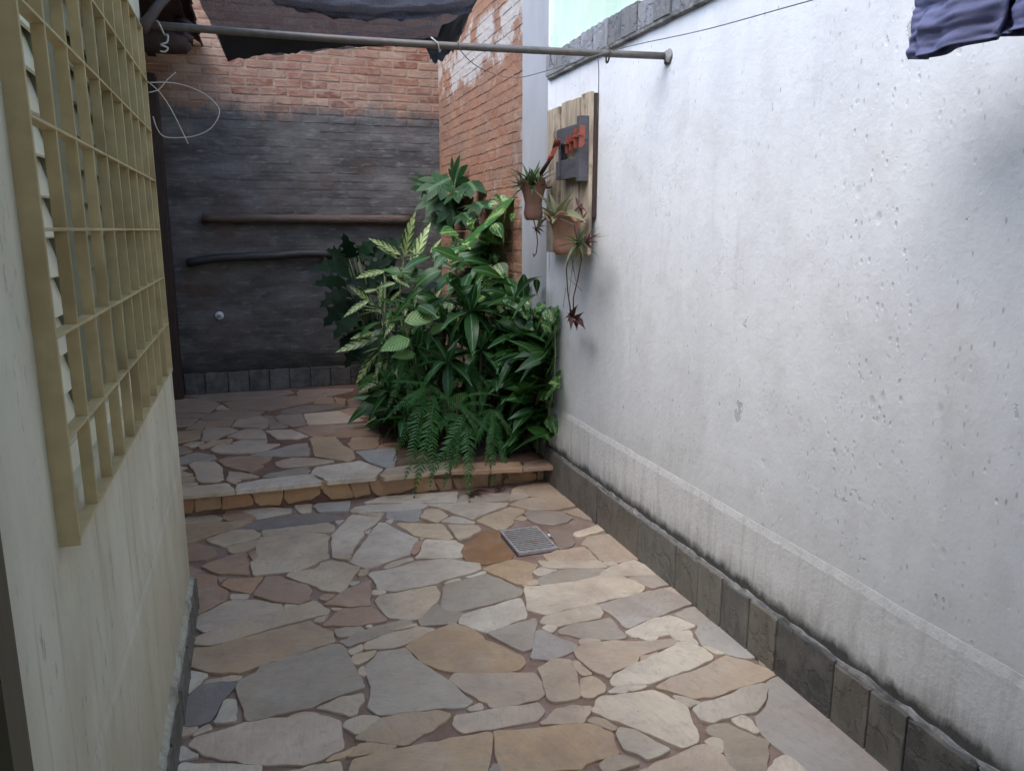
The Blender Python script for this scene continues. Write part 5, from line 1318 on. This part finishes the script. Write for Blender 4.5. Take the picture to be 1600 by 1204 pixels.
# bark log bracket on the brick wall
a_ = at(768, 432, 5.35); b_ = at(716, 428, 5.3); a2 = Vector((WX+.01, 5.55, a_.z+.02))
m = MB(); pts = [a2, a_, a_.lerp(b_, .5), b_]; m.tube([a2, a2.lerp(a_, .5), a_, a_.lerp(b_, .3), a_.lerp(b_, .34), a_.lerp(b_, .66), a_.lerp(b_, .7), b_], [.05, .05, .055, .05, .056, .052, .057, .048], 12)
tag(m.build('bark_log', M['bark']), 'short brown bark log sticking out of the brick wall among the leaves', 'log')

# ---- bromeliads and trailing stems of the wall pots
def brom(name, label, c, kinds, n, L, el0, el1, base):
    t = mkplant(name, label, 'plant', base)
    for i in range(n):
        a = 2.399*i+random.uniform(-.25, .25); f = (i+.5)/n; el = el1+(el0-el1)*f; LL = L*random.uniform(.75, 1.1); d = Vector((math.cos(a)*math.cos(el), math.sin(a)*math.cos(el), math.sin(el))); tip = Vector(c)+d*LL; tip.x = min(tip.x, BX-.012 if tip.z > 1.375 else WX-.012)
        put_leaf(random.choice(kinds), t, c, tip, Vector((0, 0, 1)) if el < 1.1 else TOCAM, 1.0)
    return t
c1 = pt1+Vector((-.01, 0, -.02))
t = brom('bromeliad_tuft', 'dense green bromeliad tuft in the upper terracotta pot', c1, ['brom'], 16, .17, -.25, 1.3, c1)
for dx, dy in ((.03, .04), (-.04, .03), (.02, -.05), (-.03, -.03)):
    for i in range(9):
        a = 2.4*i+dx*60; el = 1.2-i*.16; c = c1+Vector((dx, dy, 0)); d = Vector((math.cos(a)*math.cos(el), math.sin(a)*math.cos(el), math.sin(el)))*random.uniform(.09, .16); tip = c+d; tip.x = min(tip.x, BX-.012); put_leaf('brom', t, c, tip, Vector((0, 0, 1)))
c2 = pt2+Vector((-.02, .05, -.02))
t = brom('olive_plant', 'olive green long-leaved plant in the lower terracotta pot', c2, ['olive', 'brom'], 9, .19, .1, 1.15, c2)
for (x1, y1) in ((832, 322), (828, 332), (842, 312), (862, 300), (880, 312), (898, 312)):
    put_leaf('olive', t, c2, onx(x1, y1, 1.44), TOCAM, .8)
cs = [c2+Vector((.02, -.06, 0)), onx(905, 322, 1.52), onx(909, 318, 1.53)]
t2 = mkplant('dry_stalk', 'dry brown stalk with a withered head in the lower pot', 'plant', cs[0]); stem(t2, cs, [.004, .004, .009], M['bstem'])
for (x1, y1) in ((917, 330), (912, 340), (899, 302)):
    put_leaf('bromr', t2, cs[1], onx(x1, y1, 1.53), TOCAM)
c3 = onx(904, 380, 1.47)
t3 = brom('small_bromeliad', 'bright green small bromeliad hanging in front of the lower pot', c3, ['brom'], 13, .14, -.5, 1.0, c3)
stem(t3, [pt2+Vector((-.06, -.06, -.01)), onx(897, 352, 1.40), c3+Vector((-.01, -.02, 0)), c3], .004, M['bstem'], 'runner')
for (x1, y1) in ((924, 358), (932, 362), (934, 376), (928, 392), (918, 352)):
    put_leaf('bromr', t3, c3+Vector((.02, -.05, 0)), onx(x1, y1, 1.50), TOCAM, .9)
for (x1, y1) in ((888, 398), (898, 408), (905, 400), (912, 396)):
    put_leaf('olive', t3, c3, onx(x1, y1, 1.47), TOCAM, .7)
e1 = onx(893, 490, 1.55)
t4 = mkplant('trailing_runner', 'two dark runners with a red star-shaped plantlet dangling below the lower pot', 'plant', e1)
stem(t4, [onx(889, 398, 1.50), onx(885, 420, 1.53), onx(887, 455, 1.55), onx(892, 488, 1.55)], .0035, M['bstem'], 'runner'); stem(t4, [onx(910, 398, 1.50), onx(903, 435, 1.53), onx(896, 465, 1.55), onx(896, 488, 1.55)], .0035, M['bstem'], 'runner')
stem(t4, [c3, onx(889, 398, 1.50)], .0035, M['bstem'], 'runner'); stem(t4, [c3, onx(910, 398, 1.50)], .0035, M['bstem'], 'runner')
for (a_, b_) in (((893, 402), (900, 440)), ((896, 404), (888, 470)), ((889, 435), (910, 455)), ((884, 450), (880, 480)), ((893, 400), (896, 425))):
    stem(t4, [onx(*a_, 1.54), onx(*b_, 1.555)], .0012, M['bstem'], 'root')
for (x1, y1) in ((877, 494), (884, 504), (890, 482), (905, 490), (912, 503), (902, 512), (892, 516), (898, 480), (886, 488)):
    q = onx(893, 494, 1.55) if x1 < 900 else onx(899, 500, 1.55); put_leaf('bromr', t4, q, onx(x1, y1, 1.53), TOCAM, 1.5)
e2 = onx(838, 360, 1.5)
t5 = mkplant('dry_runner', 'thin dark runner with a curled tip dangling below the upper pot', 'plant', e2)
stem(t5, [Vector((pt1.x, pt1.y, pt1.z-.19)), e2, onx(840, 378, 1.5), onx(838, 395, 1.5), onx(834, 401, 1.5), onx(833, 396, 1.5)], .003, M['bstem'], 'runner')
for (x1, y1) in ((830, 352), (848, 355), (846, 366), (832, 366), (850, 345), (842, 348)):
    put_leaf('bromr', t5, e2, onx(x1, y1, 1.49), TOCAM, .7)

# ---- blue trousers hung on the clothes line, only the hems in the picture
tr = thing('blue_trousers', 'blue cotton trousers hanging from the clothes line, only hems showing', 'trousers', (1.40, 1.28, 1.86))
L_ = tr.location
def leg(y0, y1, zl, zr, xc, ztop, seed, yc_top):
    m = MB(); na, nz = 56, 70; vv = []
    for j in range(nz+1):
        t_ = j/nz
        for a in range(na):
            th_ = 2*PI*a/na; ya = .5+.5*math.cos(th_); hw_ = (y1-y0)/2*(1+.15*t_); yc0 = (y0+y1)/2*(1-t_)+yc_top*t_
            y = yc0+hw_*math.cos(th_)
            zb_ = zl+(zr-zl)*(1-ya)+.016*(1-ya)**2.5+.004*math.sin(ya*7+seed); z = zb_+(ztop-zb_)*t_
            fold = .018*math.sin(ya*8+seed+.9*t_)+.008*math.sin(ya*15+seed*2-1.5*t_)+.016*n3((ya*3.6, t_*6, seed), 1)+.008*n3((ya*8, t_*15, seed+3), 1)
            x = xc+fold*(1.0)+(.012+.006*math.sin(5*t_+seed))*math.sin(th_)
            x += .004*max(0, 1-t_*22)*math.sin(th_)           # turned hem
            vv.append((x-L_.x, y-L_.y, z-L_.z))
    m.add(vv, [(j*na+a, j*na+(a+1) % na, (j+1)*na+(a+1) % na, (j+1)*na+a) for j in range(nz) for a in range(na)], True)
    return m, vv
zline = q2.z+(q2.y-1.28)*(dirv.z/(-dirv.y))
m, vv = leg(1.225, 1.442, 1.868, 1.852, 1.40, zline+.015, .4, 1.31); o = m.build('trouser_leg', M['denim'], tr); sm = o.modifiers.new('s', 'SOLIDIFY'); sm.thickness = .0022
m, vv = leg(1.09, 1.285, 1.880, 1.858, 1.43, zline+.013, 2.1, 1.20); o = m.build('trouser_leg', M['denim'], tr); sm = o.modifiers.new('s', 'SOLIDIFY'); sm.thickness = .0022
